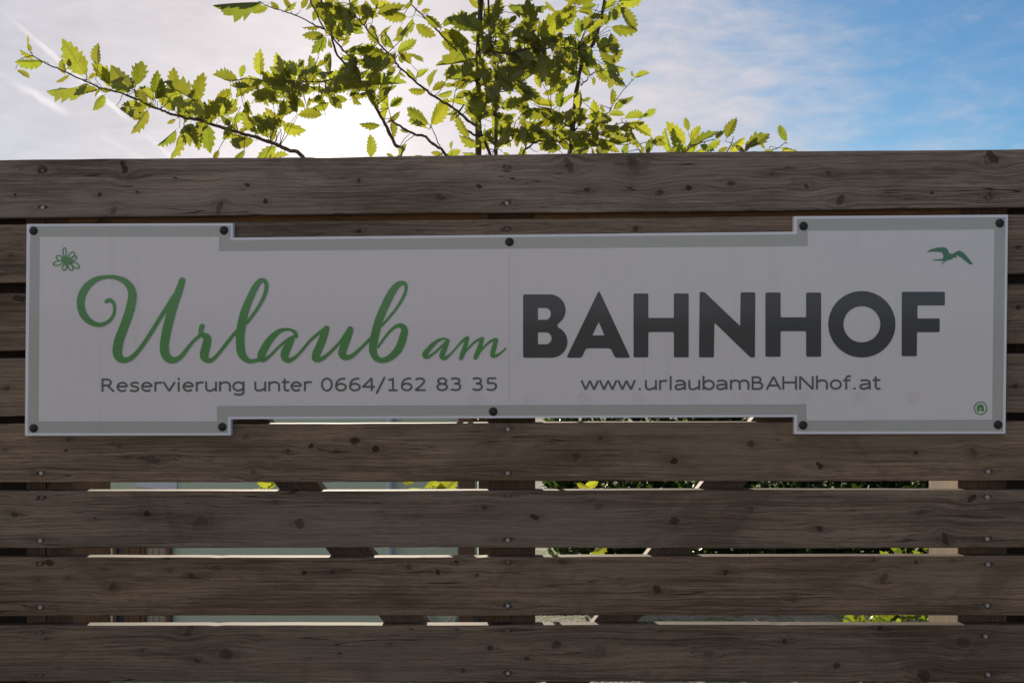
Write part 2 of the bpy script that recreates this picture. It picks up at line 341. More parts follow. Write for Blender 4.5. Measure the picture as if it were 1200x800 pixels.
# ------------------------------------------------------------------ ground and added hillside
def ground_z(y):
    if y < 0.35: return 0.0
    t = min(1.0, (y - 0.35) / 3.65); t = t * t * (3 - 2 * t); return -0.9 * t
def make_ground():
    ys = [-400, -150, -60, -30, -15, -8, -4, -2, -1, 0.0, 0.35] + [0.35 + 3.65 * i / 12 for i in range(1, 13)] + [5, 7, 9, 12, 16, 25, 45, 90, 200, 600]
    xs = [-600, -200, -80, -40, -20, -12, -8, -6, -4, -3, -2, -1, 0, 1, 2, 3, 4, 6, 8, 12, 20, 40, 80, 200, 600]
    vs = []; fs = []
    for y in ys:
        for x in xs:
            z = ground_z(y)
            vs.append((x, y, z))
    nx = len(xs)
    for j in range(len(ys) - 1):
        for i in range(nx - 1): fs.append((j * nx + i, j * nx + i + 1, (j + 1) * nx + i + 1, (j + 1) * nx + i))
    mt, nt, b, out = material('gravel_and_grass')
    tc = nt.add('ShaderNodeTexCoord'); O = tc.outputs['Object']
    vo = nt.add('ShaderNodeTexVoronoi'); nt.put(vo.inputs['Vector'], O); vo.inputs['Scale'].default_value = 38.0
    st = nt.mix(nt.noise(O, 30, 3), (0.20, 0.175, 0.14), (0.42, 0.38, 0.31))
    gmask = nt.smooth(nt.m('ADD', nt.noise(O, 1.6, 5, 0.65), nt.m('MULTIPLY', nt.noise(O, 14, 3), 0.35)), 0.60, 0.78)
    gr = nt.mix(nt.noise(O, 50, 3), (0.05, 0.08, 0.015), (0.20, 0.23, 0.04))
    gmask = nt.m('MULTIPLY', gmask, nt.smooth(nt.sep(O)[1], 0.0, 1.5))      # unseen front gravel left bare and paled to bounce light onto the fence
    st = nt.mix(nt.smooth(nt.sep(O)[1], -0.5, 0.3, 1.0, 0.0), st, nt.mix(nt.noise(O, 30, 3), (0.36, 0.33, 0.28), (0.56, 0.51, 0.44)))
    nt.put(b.inputs['Base Color'], nt.mix(gmask, st, gr)); b.inputs['Roughness'].default_value = 0.9
    bump(nt, b, vo.outputs[0], 0.03, 0.8)
    g = link('ground', pydata('ground', vs, fs), mt); g['kind'] = 'structure'
    # unseen hillside added behind the camera for warm bounce and the sign's reflection
    vs = []; fs = []; N = 70; Mr = 10
    for j in range(Mr):
        for i in range(N):
            a = math.pi * (1.04 + 0.92 * i / (N - 1)); u = j / (Mr - 1)
            rr = 130 + 120 * u
            hgt = 6.5 * math.sin(u * math.pi / 2) * (0.7 + 0.55 * mnoise.noise(Vector((i * 0.21, j * 0.3, 4.0)))) + 1.2 * mnoise.noise(Vector((i * 1.7, j * 1.9, 1.0))) * min(1, 3 * u)
            vs.append((rr * math.cos(a), rr * math.sin(a), -0.2 + hgt * (1 if j else 0)))
    for j in range(Mr - 1):
        for i in range(N - 1): fs.append((j * N + i, j * N + i + 1, (j + 1) * N + i + 1, (j + 1) * N + i))
    h = link('bounce_hills', pydata('bounce_hills', vs, fs, True), simple('bounce_hill_meadow', (0.30, 0.26, 0.15), 0.95, 0.35, 0.12, bmp=0)); h['kind'] = 'structure'
make_ground()

# ------------------------------------------------------------------ fence
fence = tag(empty('wooden_fence', (0, 0.06, 0)), 'dark weathered fence of horizontal wooden boards screwed to upright posts', 'fence')
FO = Vector((0, 0.06, 0))
def fl(v): return Vector(v) - FO          # world -> fence-local
TH = 0.040
# measured board edges in photo pixels: (left top, left bottom, right top, right bottom) at x=0 and x=1200
BOARDS = [(188, 255, 174, 243.5), (263.5, 331, 250.5, 321), (343, 411, 333, 402.5), (420, 488, 413.5, 484),
          (496.5, 565, 494, 563), (575.5, 642.5, 573.5, 641), (653, 721.5, 652, 720.5), (732.5, 798.5, 732.5, 799)]
KN = [  # knots in photo pixels per board: x, y, rx, ry, slant
 [(50,197,7,4,.3),(17,229,2.2,2.2,0),(117,228,3,3,0),(161,225,3.2,3,0),(145,196,5,9,.2),(133,248,3,6,-.3),(257,244,4,10,-.3),(290,217,4,3,0),(311,236,2.5,4,0),
  (516,231,6,4.5,.2),(561,219,4.5,3.5,0),(667,194,6,11,.4),(742,193,8,12,.4),(688,222,4,3.5,0),(773,226,5,4,0),(807,220,4.5,3.5,0),(857,215,5,4,0),(904,204,3,3,0),(945,218,4,4,0),(970,203,4,4,.3),(985,234,5,7,-.3),(1092,226,2.6,2.4,0),(1163,184,6,9,.5),(1160,227,2.6,2.4,0),(420,212,3,3,0)],
 [(1193,290,3,3,0),(12,300,3,3,0),(420,271,4,3,0),(745,268,4,3,0)],
 [(22,350,9,4.5,.4),(1193,360,3,3,0)],
 [(8,455,3,3,0),(1190,452,3,3,0)],
 [(80,515,3.5,3,0),(78,527,2.5,2,0),(139,523,3.2,2.6,0),(5,527,4,3,0),(176,538,13,5,1.2),(288,511,2.6,4,-.3),(337,528,3,3,0),(365,522,3,3,0),(394,528,4.5,4,.3),(297,552,3,6,-.2),
  (416,516,6,4.5,.2),(440,526,5,4.5,.2),(645,518,3,3,0),(675,534,6,5,.3),(703,513,4,3.5,0),(1073,531,3,3,0),(1140,530,3.5,7,.3),(790,540,5,4,0),(880,520,4,4,.3),(960,545,5,5,.2)],
 [(17,602,5,4,0),(173,601,5,4.2,0),(236,610,8.5,5.5,.3),(324,588,4,3,0),(351,613,7,6,.4),(110,608,2,1.8,0),(567,595,4.6,3.6,-.2),(626,606,6,4.6,.3),(702,592,5,4,0),(1140,583,5.5,5,-.5),(1080,601,4.5,3.6,0),(1108,631,4,9,.3),(790,610,6,5,.3),(880,595,4,3.4,0),(960,620,5,4,.3),(460,612,2.4,2,0)],
 [(58,659,7,4.5,.2),(45,679,3.2,2.8,0),(80,677,2.6,2.4,0),(132,687,4,5.5,-.4),(122,667,2,2,0),(199,668,6,4.5,0),(223,674,4,3.3,0),(357,670,4,3.2,0),(389,670,4,3.2,0),(255,665,2,2,0),(479,664,4.2,3.4,0),(513,670,4.5,3.8,0),(535,658,3,2.6,0),(558,674,3,2.4,0),(658,658,5,3.6,.4),(1024,656,3,3,0),(1074,658,3,2.6,0),(1116,656,2.6,2.6,0),(1036,677,4.6,8,-.3),(770,690,6,5,.3),(850,670,4,3.6,0),(930,700,5,4,.3)],
 [(221,739,6,8,-.3),(166,763,3,2.6,0),(231,773,5,4,.3),(265,767,9.5,7.5,0),(68,783,2.4,2.2,0),(397,766,2,2,0),(54,748,2.4,2,0),(574,759,4,3.2,0),(617,771,4,3.4,0),(652,755,6.5,5.2,-.2),(703,762,9.5,7.5,0),(543,785,3,2.8,0),(535,738,2,3,0),(457,755,2,1.6,0),(1032,735,4.5,3.6,-.3),(1130,752,8.5,7,.2),(1083,791,7,9,.4),(830,765,6,5,.3),(920,750,4,3.6,0),(980,780,5,4,0)],
]
SCREWS = [[(50,243,1),(50,200,0),(594,238,1),(594,196,0),(1158,232,0),(1158,190,0)], [(594,268,0)], [], [],
          [(48,554,1),(595,502.5,1),(595,554,1),(1158,552,1)], [(49,582,0),(47,633,1),(595,580,0),(595,632,1),(1157,582,1),(1157,631,1)],
          [(47,660,0),(47,711,1),(595,658,0),(595,709,1),(1158,661,1),(1157,709,1)], [(47,741,0),(47,790,0),(595,739,0),(595,788,1),(1155,745,1),(1158,790,1)]]
# screw head: countersunk disc with a cross recess
bm = bmesh.new(); bmesh.ops.create_cone(bm, cap_ends=True, segments=16, radius1=0.0054, radius2=0.0044, depth=0.002)
top = max(bm.faces, key=lambda f: f.calc_center_median().z)
r = bmesh.ops.inset_region(bm, faces=[top], thickness=0.0012); top = max([f for f in bm.faces if len(f.verts) == 16], key=lambda f: f.calc_center_median().z)
for v in top.verts: v.co.z -= 0.0008
bmesh.ops.rotate(bm, verts=bm.verts, cent=(0, 0, 0), matrix=Matrix.Rotation(R(90), 3, 'X'))
screw_g = to_mesh(bm, 'screw'); screw_r = screw_g.copy(); screw_g.materials.append(M['galv']); screw_r.materials.append(M['rusty'])

def board_mesh(L0, L1, h, seed):
    """plank from x=L0..L1, height h, thickness TH, with eased and slightly uneven edges"""
    N = 260; vs = []; fs = []; e = 0.0035; rc = random.Random(int(seed * 10)); ch = [0.0] * (N + 1); cb = [0.0] * (N + 1)
    for _ in range(16):
        (ch if rc.random() < .5 else cb)[rc.randrange(N)] += rc.uniform(0.0006, 0.0016)
    prof = [(-h / 2 + e, 0), (h / 2 - e, 0), (h / 2 - e * .3, e * .3), (h / 2, e), (h / 2, TH - e), (h / 2 - e, TH), (-h / 2 + e, TH), (-h / 2, TH - e), (-h / 2, e), (-h / 2 + e * .3, e * .3)]
    for i in range(N + 1):
        x = L0 + (L1 - L0) * i / N
        wt = -ch[i] + 0.0024 * mnoise.noise(Vector((x * 1.3, seed, 0))) + 0.0007 * mnoise.noise(Vector((x * 11, seed, 5)))
        wb = cb[i] + 0.0024 * mnoise.noise(Vector((x * 1.2, seed, 9))) + 0.0007 * mnoise.noise(Vector((x * 12, seed, 2)))
        wy = 0.0012 * mnoise.noise(Vector((x * 0.8, seed, 17)))
        for (z, y) in prof: vs.append((x, y + wy, z + (wt if z > 0 else wb)))
    n = len(prof)
    for i in range(N):
        for kk in range(n): fs.append((i * n + kk, (i + 1) * n + kk, (i + 1) * n + (kk + 1) % n, i * n + (kk + 1) % n))
    fs.append(tuple(range(n))); fs.append(tuple(N * n + q for q in reversed(range(n))))
    me = pydata('board', vs, fs)
    bm = bmesh.new(); bm.from_mesh(me); bmesh.ops.recalc_face_normals(bm, faces=bm.faces); bm.to_mesh(me); bm.free()
    return me
def add_board(pl0, pl1, pr0, pr1, knots_px, screws_px, i, tint):
    a, b_, c, d = at(0, pl0), at(0, pl1), at(1200, pr0), at(1200, pr1)
    ml, mr = (a + b_) / 2, (c + d) / 2; h = ((a.z - b_.z) + (c.z - d.z)) / 2
    slope = math.atan2(mr.z - ml.z, mr.x - ml.x); cen = (ml + mr) / 2
    Rm = Matrix.Rotation(-slope, 3, 'Y')
    toloc = lambda p: Rm.inverted() @ (p - cen)
    kn = []
    for (x, y, rx, ry, sl) in knots_px:
        q = toloc(at(x, y)); kn.append((q.x, q.z, rx / SCALE * 0.9, ry / SCALE * 0.9, -sl))
    for (x, y, kd) in screws_px:
        q = toloc(at(x, y)); kn.append((q.x, q.z, 0.0125, 0.0062, 0.0))
    rnd = random.Random(i + 50)
    for side in (-1, 1):
        for _ in range(2): kn.append((side * rnd.uniform(1.35, 2.6), rnd.uniform(-.5, .5) * h * .8, rnd.uniform(.006, .016), rnd.uniform(.006, .013), rnd.uniform(-.3, .3)))
    dk, lt = tint
    mat = wood('board_wood', kn, dk, lt, 17.3 * i + 2.0, 0.75 if i == 0 else 0.22)
    o = link('board', board_mesh(-3.0 - 0.02 * (i % 3), 3.0 + 0.02 * (i % 2), h, i * 3.7), mat, fence)
    o.location = fl(cen); o.rotation_euler = (0, -slope, 0)
    for (x, y, kind) in screws_px:
        q = toloc(at(x, y)); s = link('screw', screw_g if kind else screw_r, None, o); s.location = (q.x, -0.0007, q.z); s.rotation_euler = (0, rnd.uniform(0, 3), 0)
    return h
tints = [((0.104, 0.081, 0.058), (0.408, 0.322, 0.240))]  # top board paler: glare haze is put into its colour
for i, (tn, wm) in enumerate(((.96, 1.12), (.90, 1.15), (1.0, 1.13), (1.04, 1.18), (.92, 1.12), (.92, 1.20), (.84, 1.14)), 1):
    tints.append(((0.076 * tn * wm, 0.062 * tn, 0.046 * tn / wm), (0.300 * tn * wm, 0.248 * tn, 0.190 * tn / wm)))
for i, (a, b_, c, d) in enumerate(BOARDS): add_board(a, b_, c, d, KN[i], SCREWS[i], i, tints[i])
for q in range(1, 5):
    rnd = random.Random(q); y0 = 732.5 + 78 * q; y1 = y0 + 66.5
    kn = [(rnd.uniform(0, 1200), rnd.uniform(y0 + 10, y1 - 10), rnd.uniform(3, 8), rnd.uniform(3, 6), rnd.uniform(-.3, .3)) for _ in range(12)]
    add_board(y0, y1, y0 + 1, y1 + 1, kn, [(47, y0 + 10, 1), (595, y1 - 11, 1), (1158, y0 + 10, 0)], 7 + q, tints[7])
ZT = at(600, 186).z                      # under the top edge of the top board
def fbox(name, mat, x0, x1, y0, y1, z0, z1, bev=0.002):
    p = fl((0, 0, 0)); return box(name, mat, fence, x0 + p.x, x1 + p.x, y0 + p.y, y1 + p.y, z0, z1, bev)
YB = TH - 0.001                          # posts touch the boards' back
xL0, xLs, xL1 = at(31, 600, TH).x, at(54.5, 600, TH).x, at(83.5, 600, TH).x
fbox('post', M['post'], xL0, xLs - 0.0008, YB, YB + 0.27, -0.45, ZT - 0.012)
fbox('post', M['post'], xLs + 0.0008, xL1, YB, YB + 0.285, -0.45, ZT - 0.010)
xM0, xM1 = at(570.5, 600, TH).x, at(627, 600, TH).x
fbox('post', M['post'], xM0, xM1, YB, YB + 0.10, -0.45, ZT - 0.012)
xR0, xR1 = at(1122.5, 600, TH).x, at(1180, 600, TH).x
M['pale_post'] = wood('pale_post_wood', (), (0.28, 0.20, 0.15), (0.46, 0.36, 0.28), 21.0, 0.0, 'Z', crack=0.2)
fbox('post', M['post'], xR0, xR1, YB, YB + 0.235, -0.45, ZT - 0.012)
for xp in (-2.75, 2.7): fbox('post', M['post'], xp - 0.05, xp + 0.05, YB, YB + 0.10, -0.45, ZT - 0.012)
# rail behind the slot under the top board
zr0 = at(600, 262).z; zr1 = at(600, 238).z
fbox('rail', M['rail'], xL1 - 0.004, xM0 + 0.004, YB, YB + 0.045, zr0 - 0.02, zr1 + 0.02)
fbox('rail', M['rail'], xM1 - 0.004, xR0 + 0.004, YB, YB + 0.045, zr0 - 0.02, zr1 + 0.02)
# planks closing the bays beyond the outer posts
for side, xs in ((-1, xL0), (1, xR1)):
    x = xs
    for q in range(10):
        x2 = x + side * 0.135
        fbox('backing_plank', M['backing'], min(x, x2) + 0.0015, max(x, x2) - 0.0015, YB + 0.012, YB + 0.034, 0.06, ZT - 0.05)
        x = x2
# diagonal braces against the boards' backs
def brace(p_lo, p_hi, wdt, seed):
    """p = bottom/top centre in photo pixels on the boards' back"""
    a, b_ = at(*p_lo, TH), at(*p_hi, TH); L = (b_ - a).length; ang_ = math.atan2(b_.x - a.x, b_.z - a.z)
    bm = bmesh.new(); box_bm(bm, -wdt / 2, wdt / 2, 0, 0.048, -L / 2, L / 2, 0.002)
    o = link('brace', to_mesh(bm, 'brace'), wood('brace_wood', (), (0.10, 0.066, 0.042), (0.26, 0.18, 0.12), seed, 0.0, 'Z', crack=0.3), fence)
    o.location = fl((a + b_) / 2) + Vector((0, -0.001, 0)); o.rotation_euler = (0, ang_, 0)
brace((381 + 26 + .785 * (1000 - 642), 1000), (381 + 26 + .785 * (262 - 642), 262), 0.083, 61)
brace((789 - .785 * (1000 - 642), 1000), (789 - .785 * (262 - 642), 262), 0.083, 67)

# ------------------------------------------------------------------ the long sign
SY = -0.020                               # sign face stands a little proud of the boards
sign = tag(empty('sign_board', at(600, 500, SY)), 'long white stepped sign with green script and black capitals screwed to the dark fence', 'sign')
SO = sign.location.copy()
def sp(px, py, y=SY): return at(px, py, SY) + Vector((0, y - SY, 0)) - SO
OUT = [(31, 262.5), (273, 261.5), (273, 278.5), (930.5, 271.5), (930.5, 253.5), (1181.5, 251.5), (1178.5, 508), (931, 508.5), (931, 488.5), (270.5, 491), (270.5, 510), (29, 510.5)]
INN = [(35.5, 265), (270, 264.5), (270, 281.5), (934, 274.5), (934, 256.5), (1178, 254.5), (1175, 505), (934, 505), (934, 485.5), (267, 488), (267, 507), (32.5, 507)]
FACE = [(47, 277.5), (257, 277.5), (257, 294.5), (946.5, 288.5), (946.5, 270.5), (1165, 269), (1162.5, 491.5), (945, 492.5), (945, 473.5), (254.5, 475.5), (254.5, 493.5), (45.5, 493.5)]
def slab(name, pts, y0, y1, mat, parent, bev=0.0):
    bm = bmesh.new(); f = bm.faces.new([bm.verts.new(sp(x, y, y1)) for x, y in pts])
    r = bmesh.ops.extrude_face_region(bm, geom=[f])
    for e in r['geom']:
        if isinstance(e, bmesh.types.BMVert): e.co.y += (y0 - y1)
    bmesh.ops.recalc_face_normals(bm, faces=bm.faces)
    if bev:
        bmesh.ops.bevel(bm, geom=[e for e in bm.edges if all(v.co.y + SO.y < (y0 + y1) / 2 for v in e.verts)], offset=bev, segments=2, affect='EDGES')
    return link(name, to_mesh(bm, name), mat, parent)
slab('panel', OUT, SY, -0.0002, M['white'], sign, 0.0012)
def sheet(name, polys, holes, y, mat, parent):
    """flat print: triangulated outline with holes"""
    bm = bmesh.new(); es = []
    for pl in list(polys) + list(holes):
        vs = [bm.verts.new(sp(px, py, y)) for px, py in pl]
        es += [bm.edges.new((vs[i], vs[(i + 1) % len(vs)])) for i in range(len(vs))]
    bmesh.ops.triangle_fill(bm, use_beauty=True, use_dissolve=False, edges=es)
    for f in bm.faces:
        f.normal_update()
        if f.normal.y > 0: f.normal_flip()
    return link(name, to_mesh(bm, name), mat, parent)
sheet('border', [INN], [], SY - 0.0006, M['border'], sign)
sheet('face', [FACE], [], SY - 0.0012, M['panel'], sign)
sheet('seam', [[(596.4, 292.5), (597.2, 292.5), (597.2, 475), (596.4, 475)]], [], SY - 0.0016, M['seam'], sign)
LY = SY - 0.0020
def arc(cx, cy, rx, ry, a0, a1, n=14): return [(cx + rx * math.cos(R(a0 + (a1 - a0) * i / n)), cy + ry * math.sin(R(a0 + (a1 - a0) * i / n))) for i in range(n + 1)]
def rounded(pts, r):
    """round the polygon's corners by radius r (px)"""
    out = []; n = len(pts)
    for i in range(n):
        p = Vector(pts[i]); a = Vector(pts[i - 1]); c = Vector(pts[(i + 1) % n])
        da = (a - p); dc = (c - p); rr = min(r, da.length * .45, dc.length * .45)
        q0 = p + da.normalized() * rr; q1 = p + dc.normalized() * rr
        for t in (0, .25, .5, .75, 1): out.append(tuple((1 - t) ** 2 * q0 + 2 * t * (1 - t) * p + t * t * q1))
    return out
cC = lambda pts: [(600 + x / 4.6154, 320 + y / 4.6154) for x, y in pts]
cD = lambda pts: [(850 + x / 4.4444, 320 + y / 4.4444) for x, y in pts]
Bo = rounded([(60, 457), (60, 115), (180, 115)], 9)[:10] + arc(205, 200, 85, 85, -90, 58) + [(245, 283)] + arc(214, 371, 86, 86, -66, 90) + rounded([(180, 457), (60, 457), (60, 300)], 9)[5:10]
sheet('letter', [cC(Bo)], [cC([(140, 188)] + arc(182, 220, 28, 32, -90, 90, 10) + [(140, 252)]), cC([(140, 320)] + arc(184, 352, 30, 32, -90, 90, 10) + [(140, 384)])], LY, M['anthracite'], sign)
sheet('letter', [cC(rounded([(470, 92), (640, 457), (557, 457), (533, 406), (400, 406), (377, 457), (294, 457)], 14))], [cC([(469, 264), (500, 336), (434, 336)])], LY, M['anthracite'], sign)
def Hpoly(l0, l1, r0, r1, t, bt, c0, c1): return rounded([(l0, t), (l1, t), (l1, c0), (r0, c0), (r0, t), (r1, t), (r1, bt), (r0, bt), (r0, c1), (l1, c1), (l1, bt), (l0, bt)], 8)
def soft(pts): return pts
sheet('letter', [cC(Hpoly(657, 737, 875, 955, 110, 455, 242, 318))], [], LY, M['anthracite'], sign)
sheet('letter', [rounded([(819.8, 342), (825.3, 342), (867.3, 382), (867.7, 342.4), (885, 342.4), (884.5, 418.7), (879.3, 418.7), (837.2, 378), (836.4, 418.6), (819, 418.6)], 1.8)], [], LY, M['anthracite'], sign)
sheet('letter', [cD(Hpoly(208, 287, 420, 498, 101, 435, 230, 302))], [], LY, M['anthracite'], sign)
sheet('letter', [cD(arc(710, 266, 175, 173, 0, 352, 44))], [cD(arc(710, 266, 96, 94, 0, 350, 35))], LY, M['anthracite'], sign)
sheet('letter', [cD(rounded([(918, 97), (1142, 97), (1142, 168), (999, 168), (999, 236), (1115, 236), (1115, 307), (997, 307), (996, 432), (917, 432)], 8))], [], LY, M['anthracite'], sign)

def stroke_mesh(strokes, per=9, y=LY, rough=0.0, seed=0):
    """brush strokes: list of [(px, py, width px)...]; each laid a hair above the last so nothing is coplanar"""
    vs = []; fs = []; rnd = random.Random(seed); lay = 0
    for s in strokes:
        pts = catmull(s, per); n = len(pts); base = len(vs); lay += 1
        for i, (x, yy, wd) in enumerate(pts):
            a = pts[max(i - 1, 0)]; c = pts[min(i + 1, n - 1)]
            tx, ty = c[0] - a[0], c[1] - a[1]; L = math.hypot(tx, ty) or 1; nx, ny = -ty / L, tx / L
            r0 = wd / 2 * (1 + rough * rnd.uniform(-1, 1)); r1 = wd / 2 * (1 + rough * rnd.uniform(-1, 1))
            dy = y - lay * 0.00012 - 0.00025 * i / n
            vs.append(sp(x + nx * r0, yy + ny * r0, dy)); vs.append(sp(x - nx * r1, yy - ny * r1, dy))
        for i in range(n - 1): fs.append((base + 2 * i, base + 2 * i + 1, base + 2 * i + 3, base + 2 * i + 2))
        for (end, i, sg) in ((0, 0, -1), (1, n - 1, 1)):        # round caps
            x, yy, wd = pts[i]; a = pts[max(i - 1, 0)]; c = pts[min(i + 1, n - 1)]
            th = math.atan2(c[1] - a[1], c[0] - a[0]); b0 = len(vs); dy = y - lay * 0.00012 - (0.00025 if end else 0)
            for q in range(9):
                aa = th + (math.pi / 2 - math.pi * q / 8) * sg + (math.pi if sg < 0 and False else 0)
                vs.append(sp(x + sg * math.cos(aa) * 0 + math.cos(th + sg * (-math.pi / 2 + math.pi * q / 8) + (math.pi if sg < 0 else 0)) * wd / 2, yy + math.sin(th + sg * (-math.pi / 2 + math.pi * q / 8) + (math.pi if sg < 0 else 0)) * wd / 2, dy))
            fs.append(tuple(range(b0, b0 + 9)))
    me = pydata('strokes', vs, fs)
    bm = bmesh.new(); bm.from_mesh(me)
    for f in bm.faces:
        f.normal_update()
        if f.normal.y > 0: f.normal_flip()
    bm.to_mesh(me); bm.free(); return me
cA = lambda s: [(60 + x / 4.4444, 300 + y / 4.4444, q / 4.4444) for x, y, q in s]
cB = lambda s: [(270 + x / 3.5294, 300 + y / 3.5294, q / 3.5294) for x, y, q in s]
script = {
 'U': [cA([(290,236,22),(308,229,20),(326,246,17),(331,277,15),(324,310,16),(300,340,18),(262,357,21),(225,352,27),(190,330,34),(165,295,38),(155,250,40),(163,200,40),(190,155,36),(235,122,28),(280,110,20),(322,109,20),(368,122,28),(405,150,36),(423,190,42),(420,240,45),(405,300,46),(380,370,46),(357,430,48),(346,485,48),(352,523,44),(378,541,32),(412,533,26),(445,505,22),(480,460,20),(520,400,20),(560,335,20),(600,272,20),(640,208,20)]),
       cA([(684,127,32),(670,170,38),(648,230,42),(628,290,46),(612,350,46),(598,410,46),(590,470,46),(597,515,44),(622,539,38),(652,538,28),(682,518,22),(715,475,18),(745,440,16),(778,412,16)])],
 'r': [cA([(787,366,28),(781,388,25),(779,408,22)]), cA([(780,404,18),(800,414,32),(814,428,40),(811,455,44),(802,490,46),(799,523,44),(817,543,28),(842,538,22),(870,510,18),(910,460,18),(950,410,18),(985,372,16)])],
 'l': [cA([(1005,362,12),(1030,335,15),(1070,280,17),(1105,220,19),(1122,165,21),(1116,133,21),(1095,127,25),(1070,152,32),(1045,200,36),(1015,270,40),(998,330,44),(988,390,44),(985,450,44),(992,505,42),(1015,536,32),(1040,547,22),(1078,540,19),(1092,532,18)])],
 'a': [cB([(271,331,19),(269,317,15),(255,307,12),(235,303,12),(200,312,20),(165,345,29),(140,385,33),(128,413,32),(137,429,20),(165,411,13),(200,376,11),(235,346,11),(258,334,13)]),
       cB([(253,346,26),(240,370,32),(226,403,35),(229,424,28),(248,430,20),(280,408,13),(330,350,12),(370,316,14),(397,299,18)])],
 'u': [cB([(398,299,24),(390,320,30),(375,360,32),(358,400,34),(352,423,27),(373,426,19),(405,405,14),(450,360,12),(485,312,14),(497,300,16)]),
       cB([(496,303,26),(485,335,30),(470,375,32),(463,404,33),(478,418,24),(502,413,17),(535,385,13),(575,345,12),(602,318,10)])],
 'b': [cB([(625,290,9),(660,250,11),(695,205,12),(722,155,13),(726,122,15),(712,111,18),(690,122,26),(665,155,32),(640,205,34),(615,265,34),(598,330,34),(590,385,33),(600,417,28),(625,431,22),(660,420,27),(695,385,32),(715,335,32),(720,303,27),(704,287,19),(675,297,13),(640,335,10),(612,375,9)])],
}
am = {'a': [cB([(900,349,13),(882,341,9),(850,355,15),(820,385,21),(804,408,21),(816,418,13),(850,395,9),(885,361,9),(902,349,11)]), cB([(898,353,16),(885,385,20),(875,412,21),(887,422,15),(915,400,8),(945,366,8),(970,342,11),(982,337,10)])],
      'm': [cB([(981,338,15),(972,370,18),(960,405,20),(954,422,17)]), cB([(958,415,7),(985,380,8),(1015,352,10),(1040,341,13)]), cB([(1042,341,15),(1032,375,20),(1018,410,20),(1013,421,15)]), cB([(1016,418,7),(1045,380,8),(1075,353,10),(1098,344,13)]), cB([(1100,346,15),(1090,380,20),(1084,408,19),(1096,413,13),(1118,400,8),(1138,382,7)])]}
q = 0
for dct in (script, am):
    for ch, st in dct.items():
        q += 1; link('letter', stroke_mesh(st, 9, LY - 0.0006 * (q % 2), 0.035, q), M['green'], sign)

def ell(cx, cy, rx, ry, a0=0, a1=360, n=20): return ('S', [(cx + rx * math.cos(R(a0 + (a1 - a0) * i / n)), cy + ry * math.sin(R(a0 + (a1 - a0) * i / n))) for i in range(n + 1)])
def seg(*p): return ('S', list(p))
def cur(*p): return ('C', list(p))
def bowl(x, y0, y1, xm, rx): return ('S', [(x, y1), (xm, y1)] + ell(xm, (y0 + y1) / 2, rx, (y1 - y0) / 2, 90, -90, 12)[1] + [(x, y0)])
